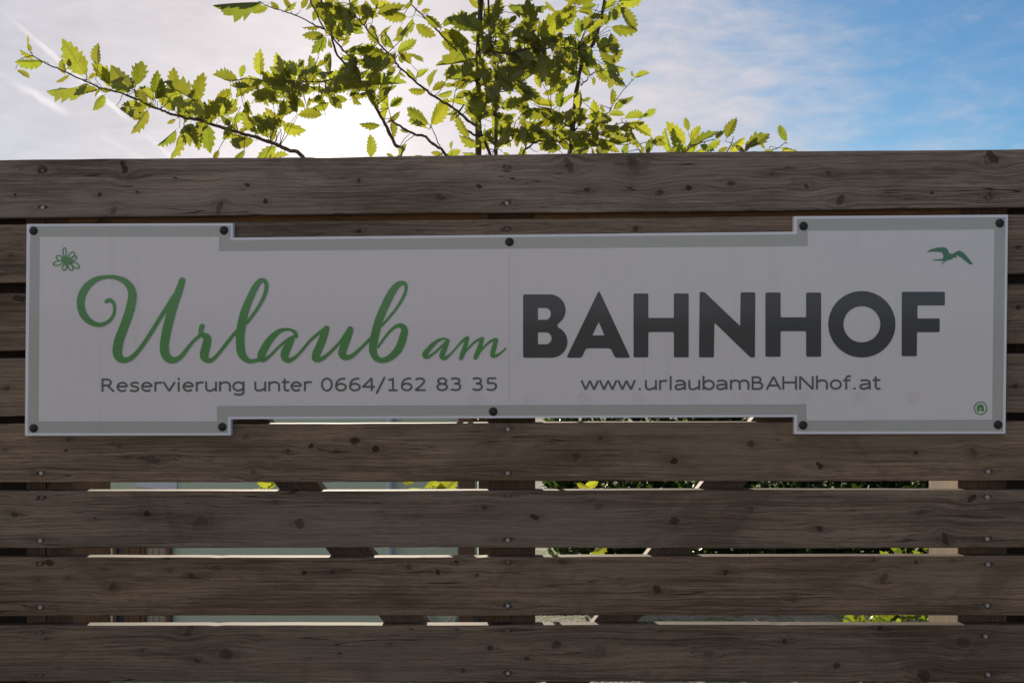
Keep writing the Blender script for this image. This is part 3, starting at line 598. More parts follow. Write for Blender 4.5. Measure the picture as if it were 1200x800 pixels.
# humanist sans, 2048 units to the em: advance width, strokes
GL = {
 'R': (1424, [seg((190, 0), (190, 1489)), bowl(190, 720, 1400, 620, 350), seg((640, 720), (1260, 20))]),
 'e': (1220, [seg((165, 590), (1065, 590)), ell(615, 545, 450, 480, 6, 318)]),
 's': (1067, [cur((905, 930), (720, 1020), (520, 1035), (290, 960), (230, 800), (330, 650), (560, 575), (800, 490), (880, 320), (790, 135), (560, 70), (320, 85), (115, 190))]),
 'r': (874, [seg((190, 0), (190, 1117)), cur((190, 800), (330, 950), (530, 1025), (830, 1020))]),
 'v': (1212, [seg((75, 1100), (606, 60)), seg((606, 60), (1137, 1100))]),
 'i': (562, [seg((281, 0), (281, 1117)), ('D', [(281, 1440)])]),
 'u': (1296, [cur((190, 1117), (190, 700), (195, 380), (280, 150), (480, 75), (760, 140), (1106, 360)), seg((1106, 1117), (1106, 0))]),
 'n': (1296, [seg((190, 0), (190, 1117)), cur((190, 790), (430, 980), (680, 1040), (960, 960), (1090, 740), (1106, 420), (1106, 0))]),
 'h': (1296, [seg((190, 0), (190, 1556)), cur((190, 790), (430, 980), (680, 1040), (960, 960), (1090, 740), (1106, 420), (1106, 0))]),
 'm': (1992, [seg((190, 0), (190, 1117)), cur((190, 810), (400, 990), (610, 1040), (850, 970), (980, 740), (996, 420), (996, 0)), cur((996, 810), (1200, 990), (1420, 1040), (1650, 970), (1785, 740), (1800, 420), (1800, 0))]),
 'g': (1276, [ell(600, 565, 470, 475), seg((1086, 1117), (1086, 300)), cur((1086, 300), (1080, -60), (960, -300), (720, -370), (480, -365), (215, -280))]),
 't': (807, [cur((330, 1440), (330, 900), (330, 360), (390, 140), (560, 75), (770, 95)), seg((60, 1035), (765, 1035))]),
 '0': (1302, [ell(651, 745, 460, 690, n=26)]),
 '6': (1302, [ell(665, 450, 455, 385), cur((1075, 1400), (830, 1415), (500, 1280), (270, 950), (212, 470))]),
 '4': (1302, [seg((930, 0), (930, 1489)), seg((930, 1460), (100, 480)), seg((60, 470), (1240, 470))]),
 '/': (930, [seg((70, -300), (850, 1600))]),
 '1': (1302, [seg((680, 60), (680, 1489)), seg((250, 1255), (680, 1300)), seg((250, 75), (1110, 75))]),
 '2': (1302, [cur((180, 1270), (400, 1395), (660, 1415), (920, 1310), (985, 1060), (850, 790), (520, 430), (160, 85)), seg((140, 80), (1140, 80))]),
 '8': (1302, [ell(651, 1105, 385, 310), ell(651, 425, 460, 355)]),
 '3': (1302, [cur((180, 1315), (420, 1405), (700, 1400), (920, 1270), (930, 1010), (760, 850), (470, 800)), cur((470, 800), (800, 765), (1010, 590), (1010, 340), (850, 140), (540, 75), (150, 180))]),
 '5': (1302, [seg((1070, 1400), (290, 1400)), seg((290, 1400), (280, 800)), cur((280, 810), (520, 865), (800, 840), (1020, 680), (1035, 400), (890, 160), (560, 75), (170, 170))]),
 'w': (1676, [seg((75, 1100), (450, 60)), seg((450, 60), (838, 1060)), seg((838, 1060), (1226, 60)), seg((1226, 60), (1600, 1100))]),
 '.': (745, [('D', [(372, 110)])]),
 'l': (562, [seg((281, 0), (281, 1556))]),
 'a': (1230, [cur((180, 960), (480, 1035), (780, 1010), (980, 870), (1020, 600), (1020, 0)), cur((1020, 640), (600, 590), (260, 510), (160, 320), (250, 130), (470, 70), (740, 150), (1020, 350))]),
 'b': (1276, [seg((190, 1556), (190, 0)), ell(675, 555, 470, 480)]),
 'B': (1404, [seg((190, 0), (190, 1489)), bowl(190, 800, 1400, 600, 310), bowl(190, 85, 800, 680, 400)]),
 'A': (1400, [seg((70, 20), (700, 1440)), seg((700, 1440), (1330, 20)), seg((290, 470), (1110, 470))]),
 'H': (1539, [seg((190, 0), (190, 1489)), seg((1349, 0), (1349, 1489)), seg((190, 800), (1349, 800))]),
 'N': (1532, [seg((190, 0), (190, 1489)), seg((190, 1440), (1340, 50)), seg((1340, 0), (1340, 1489))]),
 'o': (1243, [ell(621, 555, 460, 480)]),
 'f': (720, [cur((330, 0), (330, 700), (330, 1150), (390, 1400), (540, 1490), (760, 1470)), seg((50, 1035), (720, 1035))]),
 ' ': (720, []),
}
def flat_strokes(strokes, y):
    """even-width pen strokes with square ends, mitred; a hair apart in depth"""
    vs = []; fs = []; lay = 0
    for pts, wd in strokes:
        n = len(pts); lay += 1; b0 = len(vs)
        closed = n > 3 and math.hypot(pts[0][0] - pts[-1][0], pts[0][1] - pts[-1][1]) < 1e-3
        for i, (x, yy) in enumerate(pts):
            a = pts[i - 1] if i else (pts[-2] if closed else pts[0]); c = pts[i + 1] if i < n - 1 else (pts[1] if closed else pts[-1])
            tx, ty = c[0] - a[0], c[1] - a[1]; Ln = math.hypot(tx, ty) or 1; nx, ny = -ty / Ln, tx / Ln
            dy = y - lay * 0.0001 - 0.00008 * i / n
            vs.append(sp(x + nx * wd / 2, yy + ny * wd / 2, dy)); vs.append(sp(x - nx * wd / 2, yy - ny * wd / 2, dy))
        for i in range(n - 1): fs.append((b0 + 2 * i, b0 + 2 * i + 1, b0 + 2 * i + 3, b0 + 2 * i + 2))
    me = pydata('letter', vs, fs); bm = bmesh.new(); bm.from_mesh(me)
    for f in bm.faces:
        f.normal_update()
        if f.normal.y > 0: f.normal_flip()
    bm.to_mesh(me); bm.free(); return me
def text_line(txt, x0, x1, base0, base1, cap_px, wt):
    ky = cap_px / 1489.0
    total = sum(GL[c][0] for c in txt) - 2 * 120; kx = (x1 - x0) / total; cur_x = -120
    for ch in txt:
        adv, st = GL[ch]; out = []
        for kind, pts in st:
            if kind == 'C': pts = [p[:2] for p in catmull(pts, 6)]
            wd = wt
            if kind == 'D': px_, py_ = pts[0]; pts = [(px_, py_ - 110), (px_, py_ + 110)]; wd = wt * 1.15
            o = []
            for (gx, gy_) in pts:
                X = x0 + (cur_x + gx) * kx; t = (X - x0) / (x1 - x0); o.append((X, base0 + (base1 - base0) * t - gy_ * ky))
            out.append((o, wd))
        if out: link('letter', flat_strokes(out, LY), M['greytext'], sign)
        cur_x += adv
text_line('Reservierung unter 0664/162 83 35', 119.5, 583, 458.8, 457.4, 15.3, 2.25)
text_line('www.urlaubamBAHNhof.at', 682, 1030.5, 457, 456, 15.6, 2.3)

# flower, bird, round emblem
def loop_ring(pts, wd):
    n = len(pts); o = []; i_ = []
    for j, (x, y) in enumerate(pts):
        a = pts[j - 1]; c = pts[(j + 1) % n]; tx, ty = c[0] - a[0], c[1] - a[1]; L = math.hypot(tx, ty) or 1
        o.append((x - ty / L * wd / 2, y + tx / L * wd / 2)); i_.append((x + ty / L * wd / 2, y - tx / L * wd / 2))
    return o, i_
def ellipse_at(cx, cy, ex, ey, wdt, n=18):
    """petal: ellipse from centre point (cx,cy) out to (ex,ey)"""
    mx, my = (cx + ex) / 2, (cy + ey) / 2; L = math.hypot(ex - cx, ey - cy) / 2; th = math.atan2(ey - cy, ex - cx)
    return [(mx + L * math.cos(t) * math.cos(th) - wdt * math.sin(t) * math.sin(th), my + L * math.cos(t) * math.sin(th) + wdt * math.sin(t) * math.cos(th)) for t in [2 * math.pi * j / n for j in range(n)]]
flower = link('flower_emblem', stroke_mesh([[(20 + x / 8, 250 + y / 8, 1.25) for x, y in (pt + pt[:1])] for pt in
      [ellipse_at(450, 405, 447, 322, 15), ellipse_at(492, 420, 535, 365, 22), ellipse_at(435, 435, 372, 405, 22), ellipse_at(430, 455, 343, 478, 20), ellipse_at(455, 480, 440, 532, 20), ellipse_at(485, 475, 520, 532, 20), ellipse_at(515, 462, 583, 510, 22), ellipse_at(505, 440, 560, 405, 17)]]
      + [[(20 + 440 / 8, 250 + 425 / 8, 6), (20 + 470 / 8, 250 + 445 / 8, 10.5), (20 + 500 / 8, 250 + 450 / 8, 6)]], 3, LY), M['green'], sign)
bird = [(202,362),(250,335),(310,320),(370,318),(395,330),(410,355),(418,378),(450,378),(480,362),(510,348),(545,365),(590,410),(640,478),(610,478),(570,450),(530,415),(500,398),(478,395),(490,421),(465,412),(430,435),(400,440),(375,455),(345,485),(350,470),(370,447),(265,442),(265,434),(345,428),(360,420),(362,395),(352,370),(325,362),(270,360)]
sheet('bird_emblem', [[(1060 + x / 8, 250 + y / 8) for x, y in bird]], [], LY, M['darkgreen'], sign)
e0 = lambda x, y: (1100 + x / 11.43, 450 + y / 11.43)
sheet('round_emblem', [[e0(*p) for p in arc(557, 321, 90, 90, 0, 350, 35)], [e0(*p) for p in [(507, 362), (507, 315)] + arc(556, 315, 48, 48, 180, 360, 12) + [(604, 362), (566, 362), (566, 315), (548, 315), (548, 362)]]], [[e0(*p) for p in arc(557, 321, 76, 76, 0, 350, 35)]], LY, M['green'], sign)
for x in (556, 620, 684, 748, 813, 876, 942, 1007, 1070):
    ya = 467 - 0.003 * (x - 600)
    link('faint_mark', stroke_mesh([[(px, py, 0.7) for px, py in arc(x, ya, 6.5, 6.5, 70, 300, 16)], [(px, py, 0.6) for px, py in arc(x, ya, 3.6, 3.6, 0, 360, 12)], [(x + 6, ya - 3.5, 1.2), (x + 7.2, ya - 2.5, 1.2)], [(x + 7, ya + 1, 1.2), (x + 7.6, ya + 3, 1.2)]], 2, LY), M['faint'], sign)
# screw covers: domed black buttons on a thin washer
bm = bmesh.new(); bmesh.ops.create_uvsphere(bm, u_segments=20, v_segments=10, radius=1.0)
bmesh.ops.delete(bm, geom=[v for v in bm.verts if v.co.z < -0.05], context='VERTS')
for v in bm.verts: v.co = Vector((v.co.x * 0.0096, -v.co.z * 0.0046 if v.co.z > 0 else 0.0, v.co.y * 0.0096))
bmesh.ops.recalc_face_normals(bm, faces=bm.faces); knob_me = to_mesh(bm, 'screw_cover', True); knob_me.materials.append(M['knob'])
bm = bmesh.new(); bmesh.ops.create_cone(bm, cap_ends=True, segments=24, radius1=0.0106, radius2=0.0100, depth=0.0016); bmesh.ops.rotate(bm, verts=bm.verts, cent=(0, 0, 0), matrix=Matrix.Rotation(R(90), 3, 'X'))
wash_me = to_mesh(bm, 'washer'); wash_me.materials.append(M['knobrim'])
for (x, y) in [(39.5, 270.5), (262.5, 270), (597, 283.5), (941.5, 265), (1171.5, 261.5), (39.5, 501.5), (260.5, 500), (578, 482), (941, 498), (1169.5, 497.5)]:
    kb = link('screw_cover', knob_me, None, sign); kb.location = sp(x, y, SY - 0.0022)
    ws = link('washer', wash_me, None, kb); ws.location = (0, 0.0008, 0)

# ------------------------------------------------------------------ tree behind the fence
def leaf_mesh(seed, teeth=7):
    rnd = random.Random(seed); N = teeth; outl = []
    fold = rnd.uniform(0.20, 0.46); curl = rnd.uniform(-0.22, 0.10); bend = rnd.uniform(-0.06, 0.06)
    def half(u): return 0.255 * (math.sin(math.pi * min(1, u ** 0.82)) ** 0.80) * (1.0 if u < .5 else 1.0)
    def pt(u, s):
        x = u; y = s; z = abs(y) * fold * 1.6 + curl * (u - .2) ** 2 + 0.015 * math.sin(9 * u + seed) * (1 if s > 0 else -1) * abs(y) * 8
        return (x, y + bend * math.sin(math.pi * u), z)
    mid = [pt(i / N, 0) for i in range(N + 1)]
    vs = list(mid); fs = []
    for sgn in (1, -1):
        prev_in = None; idx = []
        for i in range(N):
            u0 = (i + .10) / N; ut = (i + 1.10) / N; tip = half(min(.985, (i + 0.70) / N)) * rnd.uniform(1.06, 1.28) + 0.014; notch = half(u0) * rnd.uniform(.74, .84)
            vs.append(pt(u0, sgn * max(notch, 0.006))); a = len(vs) - 1
            vs.append(pt((i + 0.45) / N, sgn * (half((i + .45) / N) * 0.97 + .004))); m_ = len(vs) - 1
            vs.append(pt(min(ut, 1.0), sgn * max(tip * (0.97 if i < N - 1 else .25), .004))); t = len(vs) - 1
            idx += [a, m_, t]
            quad = (i, a, m_, t, i + 1)
            fs.append(quad if sgn < 0 else tuple(reversed(quad)))
        for i in range(N - 1):                # web between one tooth's tip and the next notch
            t = idx[3 * i + 2]; a = idx[3 * i + 3]; tri = (i + 1, t, a)
            fs.append(tri if sgn < 0 else tuple(reversed(tri)))
    # petiole
    b0 = len(vs); wd = 0.012
    for (x, z) in ((-0.20, 0.03), (-0.08, 0.0), (0.02, 0.0)):
        for dy in (-wd, wd): vs.append((x, dy, z + 0.001))
    fs += [(b0, b0 + 1, b0 + 3, b0 + 2), (b0 + 2, b0 + 3, b0 + 5, b0 + 4)]
    me = pydata('leaf', vs, fs); me.materials.append(M['leaf']); return me
LEAFS = [leaf_mesh(s, t) for s, t in ((1, 6), (2, 7), (3, 5), (4, 6), (5, 7), (6, 5))]
tz = ground_z(0.62)
tree = tag(empty('leafy_shrub', (at(600, 400, 0.62).x, 0.62, tz)), 'tall leafy shrub with toothed green leaves rising behind the fence', 'shrub')
TO = tree.location.copy()
BP = []
def branch(pts, r0, r1, name='branch', per=5):
    """pts = (photo x, photo y, depth)"""
    P = [Vector(p) for p in catmull([tuple(at(x, y, d)) for x, y, d in pts], per)]
    rnd = random.Random(len(pts) * 13 + int(pts[0][0])); n = len(P)
    P = [p + Vector((rnd.uniform(-1, 1), rnd.uniform(-1, 1), rnd.uniform(-1, 1))) * 0.0016 for p in P]
    rad = [0.78 * (r0 + (r1 - r0) * i / (n - 1)) * rnd.uniform(0.9, 1.15) for i in range(n)]
    vs, fs = tube_data([p - TO for p in P], rad, 7); BP.extend(P)
    return link(name, pydata(name, vs, fs, True), M['bark'], tree)
t1 = lambda x, y: (x / 5, 30 + y / 5)
t2 = lambda x, y: (160 + x / 5.335, 50 + y / 5.335)
t3 = lambda x, y: (240 + x / 6, y / 6)
t4 = lambda x, y: (400 + x / 6, y / 6)
t5 = lambda x, y: (400 + x / 6, 80 + y / 6)
t6 = lambda x, y: (560 + x / 5.4545, y / 5.4545)
t7 = lambda x, y: (560 + x / 5.4545, 80 + y / 5.4545)
t8 = lambda x, y: (740 + x / 5.4545, 100 + y / 5.4545)
def B(f, pts, d, r0, r1, pre=(), post=()): return branch([(*p, d) for p in pre] + [(*f(x, y), d) for x, y in pts] + [(*p, d) for p in post], r0, r1)
# stems
yb = lambda d: 395 + (1.6 - ground_z(d) + 0.03) / (DIST + d) * F_PX
branch([(596, yb(.62), .62), (592, 800, .62), (586, 530, .62), (564, 280, .62), (560, 110, .62), (563, 0, .62), (568, -120, .62), (575, -260, .62)], 0.016, 0.006, 'trunk')
branch([(598, yb(.60), .60), (596, 700, .58), (588, 400, .55), (581, 180, .55), (581, 95, .55), (574, 30, .55), (570, -60, .55)], 0.010, 0.003, 'trunk')
branch([(604, yb(.66), .66), (612, 700, .62), (610, 530, .62), (650, 380, .6), (671, 150, .6), (681, 80, .6), (698, 45, .6), (708, 5, .6), (716, -70, .6), (722, -180, .6)], 0.012, 0.003, 'trunk')
branch([(594, yb(.6), .6), (590, 700, .6), (586, 530, .6), (470, 370, .6), (425, 240, .6)] + [(*t5(x, y), .6) for x, y in [(410,615),(380,540),(340,460),(280,340),(200,210),(130,100),(60,10)]] + [(393, 60, .6), (386, 30, .6), (372, -10, .6)], 0.009, 0.003)
branch([(590, yb(.6), .6), (586, 700, .58), (580, 530, .56), (440, 360, .52), (380, 230, .5)] + [(*t2(x, y), .5) for x, y in [(1040,715),(960,675),(880,640),(800,612),(700,580),(600,552),(500,520),(400,485),(300,470),(230,450),(160,425),(80,395)]] + [(*t1(x, y), .5) for x, y in [(800,430),(700,393),(600,370),(520,335),(410,285),(330,250),(250,212),(190,172),(178,135)]], 0.0085, 0.0014)
branch([(600, 330, .58), (582, 210, .56)] + [(*t5(x, y), .55) for x, y in [(1000,500),(950,410),(880,360),(800,290),(720,240)]] + [(*t4(x, y), .55) for x, y in [(640,670),(540,590),(440,500),(370,430),(290,340),(210,250),(160,180),(90,100)]] + [(405, -10, .55)], 0.006, 0.0022)
branch([(560, 150, .62)] + [(*t5(x, y), .58) for x, y in [(960,470),(900,450),(850,400),(820,330),(860,260)]], 0.005, 0.003)
branch([(561, 100, .62)] + [(*t4(x, y), .6) for x, y in [(810,360),(760,310),(700,240),(620,160),(550,90),(490,20)]] + [(478, -20, .6)], 0.0042, 0.0018)
branch([(540, 250, .6), (530, 200, .55)] + [(*t5(x, y), .52) for x, y in [(715,585),(640,530),(580,475),(520,465),(430,420),(350,370)]], 0.006, 0.004)
B(t5, [(715,600),(690,545),(640,430),(625,395)], .52, .0022, .0012)
branch([(*t5(1110, 100), .6)] + [(*t3(x, y), .55) for x, y in [(1170,690),(1110,600),(1060,500),(1020,410),(960,340),(900,270),(850,215),(780,180),(680,125),(560,80),(450,50),(380,10)]], 0.0048, 0.0016) if False else B(t3, [(1170,690),(1110,600),(1060,500),(1020,410),(960,340),(900,270),(850,215),(780,180),(680,125),(560,80),(450,50),(380,10)], .6, .0048, .0014)
B(t3, [(850,215),(830,190),(790,100),(740,0)], .6, .003, .002, post=[(358, -25)])
B(t3, [(1110,600),(960,560),(760,575),(560,570),(400,560),(240,560)], .58, .0035, .0012)
B(t3, [(835,280),(812,340),(795,400)], .6, .0014, .001)
B(t6, [(60,330),(200,340),(320,310),(420,312),(530,305),(640,312)], .5, .004, .0018)
B(t7, [(600,370),(560,360),(500,290),(470,260)], .58, .003, .0014)
B(t7, [(290,560),(320,510),(380,470),(460,462),(520,470)], .55, .0042, .003, pre=[(600, 260)])
B(t7, [(110,520),(150,490),(220,460)], .53, .003, .002)
B(t7, [(660,110),(690,80),(720,40),(780,20)], .58, .0026, .0016)
B(t7, [(600,400),(720,400),(820,300),(850,260),(930,140),(1000,70)], .56, .002, .0011)
B(t7, [(620,420),(760,420),(900,355),(1000,352)], .56, .0026, .0012)
branch([(690, 290, .6), (740, 215, .58)] + [(*t8(x, y), .55) for x, y in [(330,425),(360,388),(450,370),(530,345)]], .0035, .0014)
branch([(700, 300, .6), (830, 205, .6)] + [(*t8(x, y), .58) for x, y in [(620,410),(640,370),(650,330)]], .003, .0012)
branch([(700, 300, .6), (860, 215, .6)] + [(*t8(x, y), .58) for x, y in [(850,440),(900,415),(940,400),(985,365)]], .003, .0011)
branch([(700, 300, .6), (755, 220, .58)] + [(*t8(x, y), .55) for x, y in [(60,440),(40,400),(0,300)]], .003, .0012)

LV = []     # base x, base y, tip x, tip y, apparent width ratio, depth
def L(f, d, rows):
    for r_ in rows:
        x0, y0, x1, y1 = r_[:4]; wd = r_[4] if len(r_) > 4 else 0.42
        LV.append((*f(x0, y0), *f(x1, y1), wd, d))
L(t1, .5, [(250,212,97,208,.28),(500,285,368,86,.55),(515,345,262,372,.32),(570,375,458,405),(610,410,532,487,.5),(655,350,560,240,.42),(640,360,610,250,.5),(775,370,630,218,.42),(795,350,810,200,.45),(765,385,662,355,.38),(855,450,780,375,.6),(905,435,805,358,.35),(910,400,937,280,.35),(830,470,720,475,.3),(865,495,770,622,.4),(522,310,572,285,.5),(410,240,392,190,.5),(200,185,122,143,.25),(178,145,183,68,.22),(185,150,165,110,.5),(590,375,545,410,.4),(650,385,590,375,.6),(900,470,840,455,.5)])
L(t2, .5, [(350,360,168,248,.28),(365,370,425,208,.42),(240,425,140,330,.5),(300,410,195,300,.55),(490,375,580,285,.45),(515,455,625,358,.4),(430,450,320,390,.5),(500,470,380,370,.45),(245,545,142,637,.35),(280,560,235,725,.4),(340,505,345,642,.55),(378,510,390,662,.5),(440,520,482,693,.5),(242,480,195,505,.4),(585,515,522,455,.5),(600,508,665,435,.45),(690,598,553,572,.22),(752,562,680,432,.45),(862,552,705,470,.4),(890,522,800,402,.45),(900,505,950,400,.4),(915,520,1058,560,.45),(480,735,515,680,.5),(608,740,668,675,.5),(870,650,748,722,.5),(820,730,950,712,.35),
  (628,232,460,195,.26),(652,218,668,140,.55),(775,205,765,50,.42),(780,235,615,325,.36),(880,290,712,310,.22),(902,195,880,75,.42),(940,255,850,190,.5),(1000,200,915,110,.45),(852,385,828,318,.4),(895,418,915,358,.35),(1003,438,985,328,.48),(935,295,800,200,.5),(965,262,895,150,.5),(1012,152,1042,105,.5),(880,340,965,300,.4),(300,470,260,400,.6),(350,480,300,420,.6),(420,490,360,430,.5),(460,470,440,400,.5),(560,520,600,470,.5),(830,590,760,520,.5),(640,560,690,545,.4)])
L(t3, .58, [(400,15,102,48,.2),(442,55,333,85,.45),(522,62,468,18,.5),(562,78,640,20,.4),(682,62,722,-10,.6),(835,250,692,245,.7),(850,262,742,358,.5),(830,185,688,185,.25),(870,282,892,337,.6),(762,148,772,70,.4),(887,192,802,92,.42),(920,182,858,78,.5),(1052,92,822,40,.32),(1032,152,948,112,.6),(1112,200,943,200,.3),(1122,235,948,248,.22),(1042,402,1047,322,.55),(1062,382,1192,322,.4),(1112,482,1192,410,.45),(1082,422,962,410,.28),(562,562,468,482,.5),(642,562,538,430,.42),(702,542,598,440,.45),(692,482,660,418,.5),(762,522,740,402,.48),(790,472,842,420,.6),(882,522,890,388,.25),(852,552,778,480,.45),(1052,562,868,540,.55),(1062,572,898,642,.5),(960,502,972,468,.5),(622,622,498,660,.4),(782,622,638,580,.45),(645,790,628,665,.42),(482,742,468,648,.35),(528,772,552,700,.35),(720,752,736,690,.45),(862,642,758,620,.45),(872,722,768,760,.5),(1002,702,888,690,.45),(1132,562,1192,500,.5),(1172,602,1108,580,.5),
  (600,70,560,0,.5),(980,120,920,20,.55),(900,60,860,0,.5),(780,60,820,10,.6),(1020,60,1080,-10,.5),(700,640,600,600,.5),(820,560,760,600,.5),(680,580,720,500,.5),(540,600,440,560,.5),(470,590,400,520,.6),(960,640,900,600,.5),(1080,620,1020,680,.5),(1090,660,1180,640,.45),(900,680,960,760,.5),(780,680,860,740,.5),(1000,560,1060,480,.6)])
L(t4, .57, [(92,62,0,130,.5),(182,122,148,28,.55),(240,62,332,15,.26),(252,97,432,40,.32),(457,120,300,122,.42),(502,130,374,282,.34),(562,82,622,70,.4),(540,42,572,-12,.5),(592,112,702,192,.42),(718,187,786,113,.55),(1002,202,772,163,.36),(902,302,698,220,.42),(842,342,762,192,.45),(782,352,708,288,.55),(942,430,688,462,.34),(862,472,723,522,.45),(952,512,758,567,.25),(312,332,280,258,.4),(372,342,292,223,.25),(397,362,522,294,.36),(402,395,432,445,.6),(460,385,572,447,.26),(332,402,128,350,.4),(382,424,310,380,.4),(262,410,153,482,.4),(332,432,234,492,.5),(200,602,442,596,.22),(372,472,328,542,.5),(410,502,452,542,.3),(522,557,463,483,.36),(530,547,606,488,.45),(620,612,676,503,.32),(640,637,724,578,.5),(592,642,478,630,.26),(728,602,792,600,.45),(782,642,680,672,.42),(202,602,182,498,.45),(352,612,268,742,.42),(345,747,426,694,.4),(242,212,200,182,.5),
  (120,100,60,20,.5),(100,130,20,200,.4),(200,130,240,40,.45),(440,60,500,0,.4),(820,360,740,300,.5),(880,560,780,600,.45),(900,640,800,690,.4),(1010,660,900,700,.5),(1000,120,1080,40,.5),(1040,220,1110,80,.55),(1060,320,920,260,.5),(1040,300,960,360,.45),(1080,420,1000,300,.5),(1080,380,1180,320,.5),(1000,430,920,360,.45),(1090,500,1000,560,.5),(1060,560,1140,500,.5),(1020,700,1080,580,.45),(960,60,900,0,.5),(860,130,1000,250,.45)])
L(t5, .55, [(612,392,453,283,.38),(632,397,736,218,.42),(607,427,478,388,.22),(325,382,407,310,.38),(302,362,342,213,.3),(345,272,427,215,.4),(272,402,138,406,.2),(207,625,205,478,.52),(415,625,461,543,.28),(365,632,318,598,.4),(482,447,413,435,.25),(712,610,636,595,.5),(740,620,832,575,.5),(772,572,785,513,.3),(982,542,843,478,.42),(962,618,858,590,.4),(882,262,753,240,.3),(1002,262,868,182,.45),(1022,302,888,232,.5),(1078,152,1022,252,.5),(600,640,525,615,.4),(1000,340,925,375,.5),(1060,420,1000,480,.5),(1070,340,1130,450,.45),(1050,520,1010,440,.5),(980,440,960,380,.6),(1090,480,1160,420,.45),(1110,430,1190,380,.45),(1100,560,1180,470,.5),(990,300,900,340,.4),(960,230,900,160,.5)])
L(t6, .52, [(192,38,432,40,.27),(352,222,318,22,.5),(380,232,592,72,.3),(200,150,245,95,.6),(300,198,355,250,.4),(540,172,626,63,.3),(500,192,562,128,.5),(645,245,640,125,.55),(700,205,805,140,.6),(757,32,668,50,.35),(900,10,1040,8,.3),(832,132,922,38,.5),(912,48,1002,188,.32),(855,175,1007,195,.5),(850,215,882,353,.52),(762,432,525,338,.36),(750,432,658,305,.5),(590,440,490,378,.35),(802,412,942,432,.4),(782,462,922,562,.4),(862,452,937,542,.35),(632,502,500,380,.28),(592,502,487,580,.4),(642,502,555,522,.4),(410,340,482,556,.62),(220,400,385,430,.62),(372,472,402,557,.45),(220,520,318,637,.36),(290,552,402,632,.4),(160,692,292,640,.42),(440,262,512,250,.5),(562,272,478,290,.45),(740,492,740,542,.6),(1002,500,1092,480,.36),(998,492,988,453,.4),(240,302,332,240,.55),(202,302,98,280,.5),(150,420,205,602,.5),(100,642,58,500,.5),
  (380,300,300,230,.55),(420,300,340,340,.5),(300,330,220,400,.5),(480,300,420,230,.55),(560,300,620,220,.5),(640,310,560,240,.5),(700,260,760,190,.5),(760,300,830,250,.5),(690,320,600,270,.5),(100,240,170,130,.55),(40,180,110,100,.5),(60,300,20,220,.5),(140,330,60,360,.5),(220,450,140,420,.55),(790,100,720,110,.5),(800,60,880,10,.5),(820,240,780,340,.5),(700,420,640,350,.5)])
L(t7, .54, [(465,277,292,282,.36),(492,237,368,225,.4),(522,252,532,138,.42),(530,252,622,170,.3),(650,272,656,150,.36),(680,212,718,185,.4),(745,322,738,216,.5),(785,238,812,278,.5),(852,232,870,128,.42),(890,202,988,175,.32),(870,262,938,213,.5),(840,290,932,302,.4),(940,322,1062,300,.36),(1060,312,1134,268,.5),(970,352,1106,412,.32),(950,372,1046,497,.32),(1000,352,1062,340,.4),(512,442,332,368,.36),(402,382,272,320,.36),(520,382,440,308,.5),(562,482,530,350,.6),(600,482,748,492,.5),(640,372,684,298,.6),(710,442,874,470,.4),(780,362,912,382,.32),(880,382,920,462,.42),(532,512,396,490,.42),(210,442,344,442,.62),(150,462,202,360,.42),(160,332,242,295,.32),(150,252,292,198,.5),(552,372,642,300,.5),(700,302,852,342,.5),(620,442,722,420,.45),(820,502,902,532,.42),(925,547,958,478,.6),(1040,547,1062,500,.5),(1082,545,1112,448,.7),(1120,462,1187,445,.4),(160,542,205,558,.4),(255,562,292,528,.5),(640,552,702,508,.5),(740,555,735,513,.6),
  (600,520,680,480,.5),(560,440,480,400,.5),(580,520,520,450,.55),(680,400,760,350,.5),(640,460,580,400,.55),(860,420,800,370,.5),(470,480,420,440,.5),(420,420,370,390,.5),(560,300,500,350,.5),(760,500,700,450,.5)])
L(t8, .55, [(342,372,223,253,.5),(250,432,218,285,.36),(302,412,268,330,.7),(362,292,343,212,.5),(380,352,432,268,.6),(352,392,243,432,.5),(370,402,552,298,.25),(540,342,592,293,.42),(480,412,562,358,.5),(400,432,482,400,.32),(610,337,672,213,.42),(630,422,717,340,.45),(550,434,612,400,.5),(670,382,722,422,.6),(740,402,878,308,.4),(730,422,740,358,.42),(990,357,943,263,.5),(960,402,1072,422,.42),(840,434,902,420,.4),(740,434,792,420,.4),(850,404,835,360,.4),(440,380,520,420,.5),(350,430,420,380,.5),(300,440,360,410,.5)])
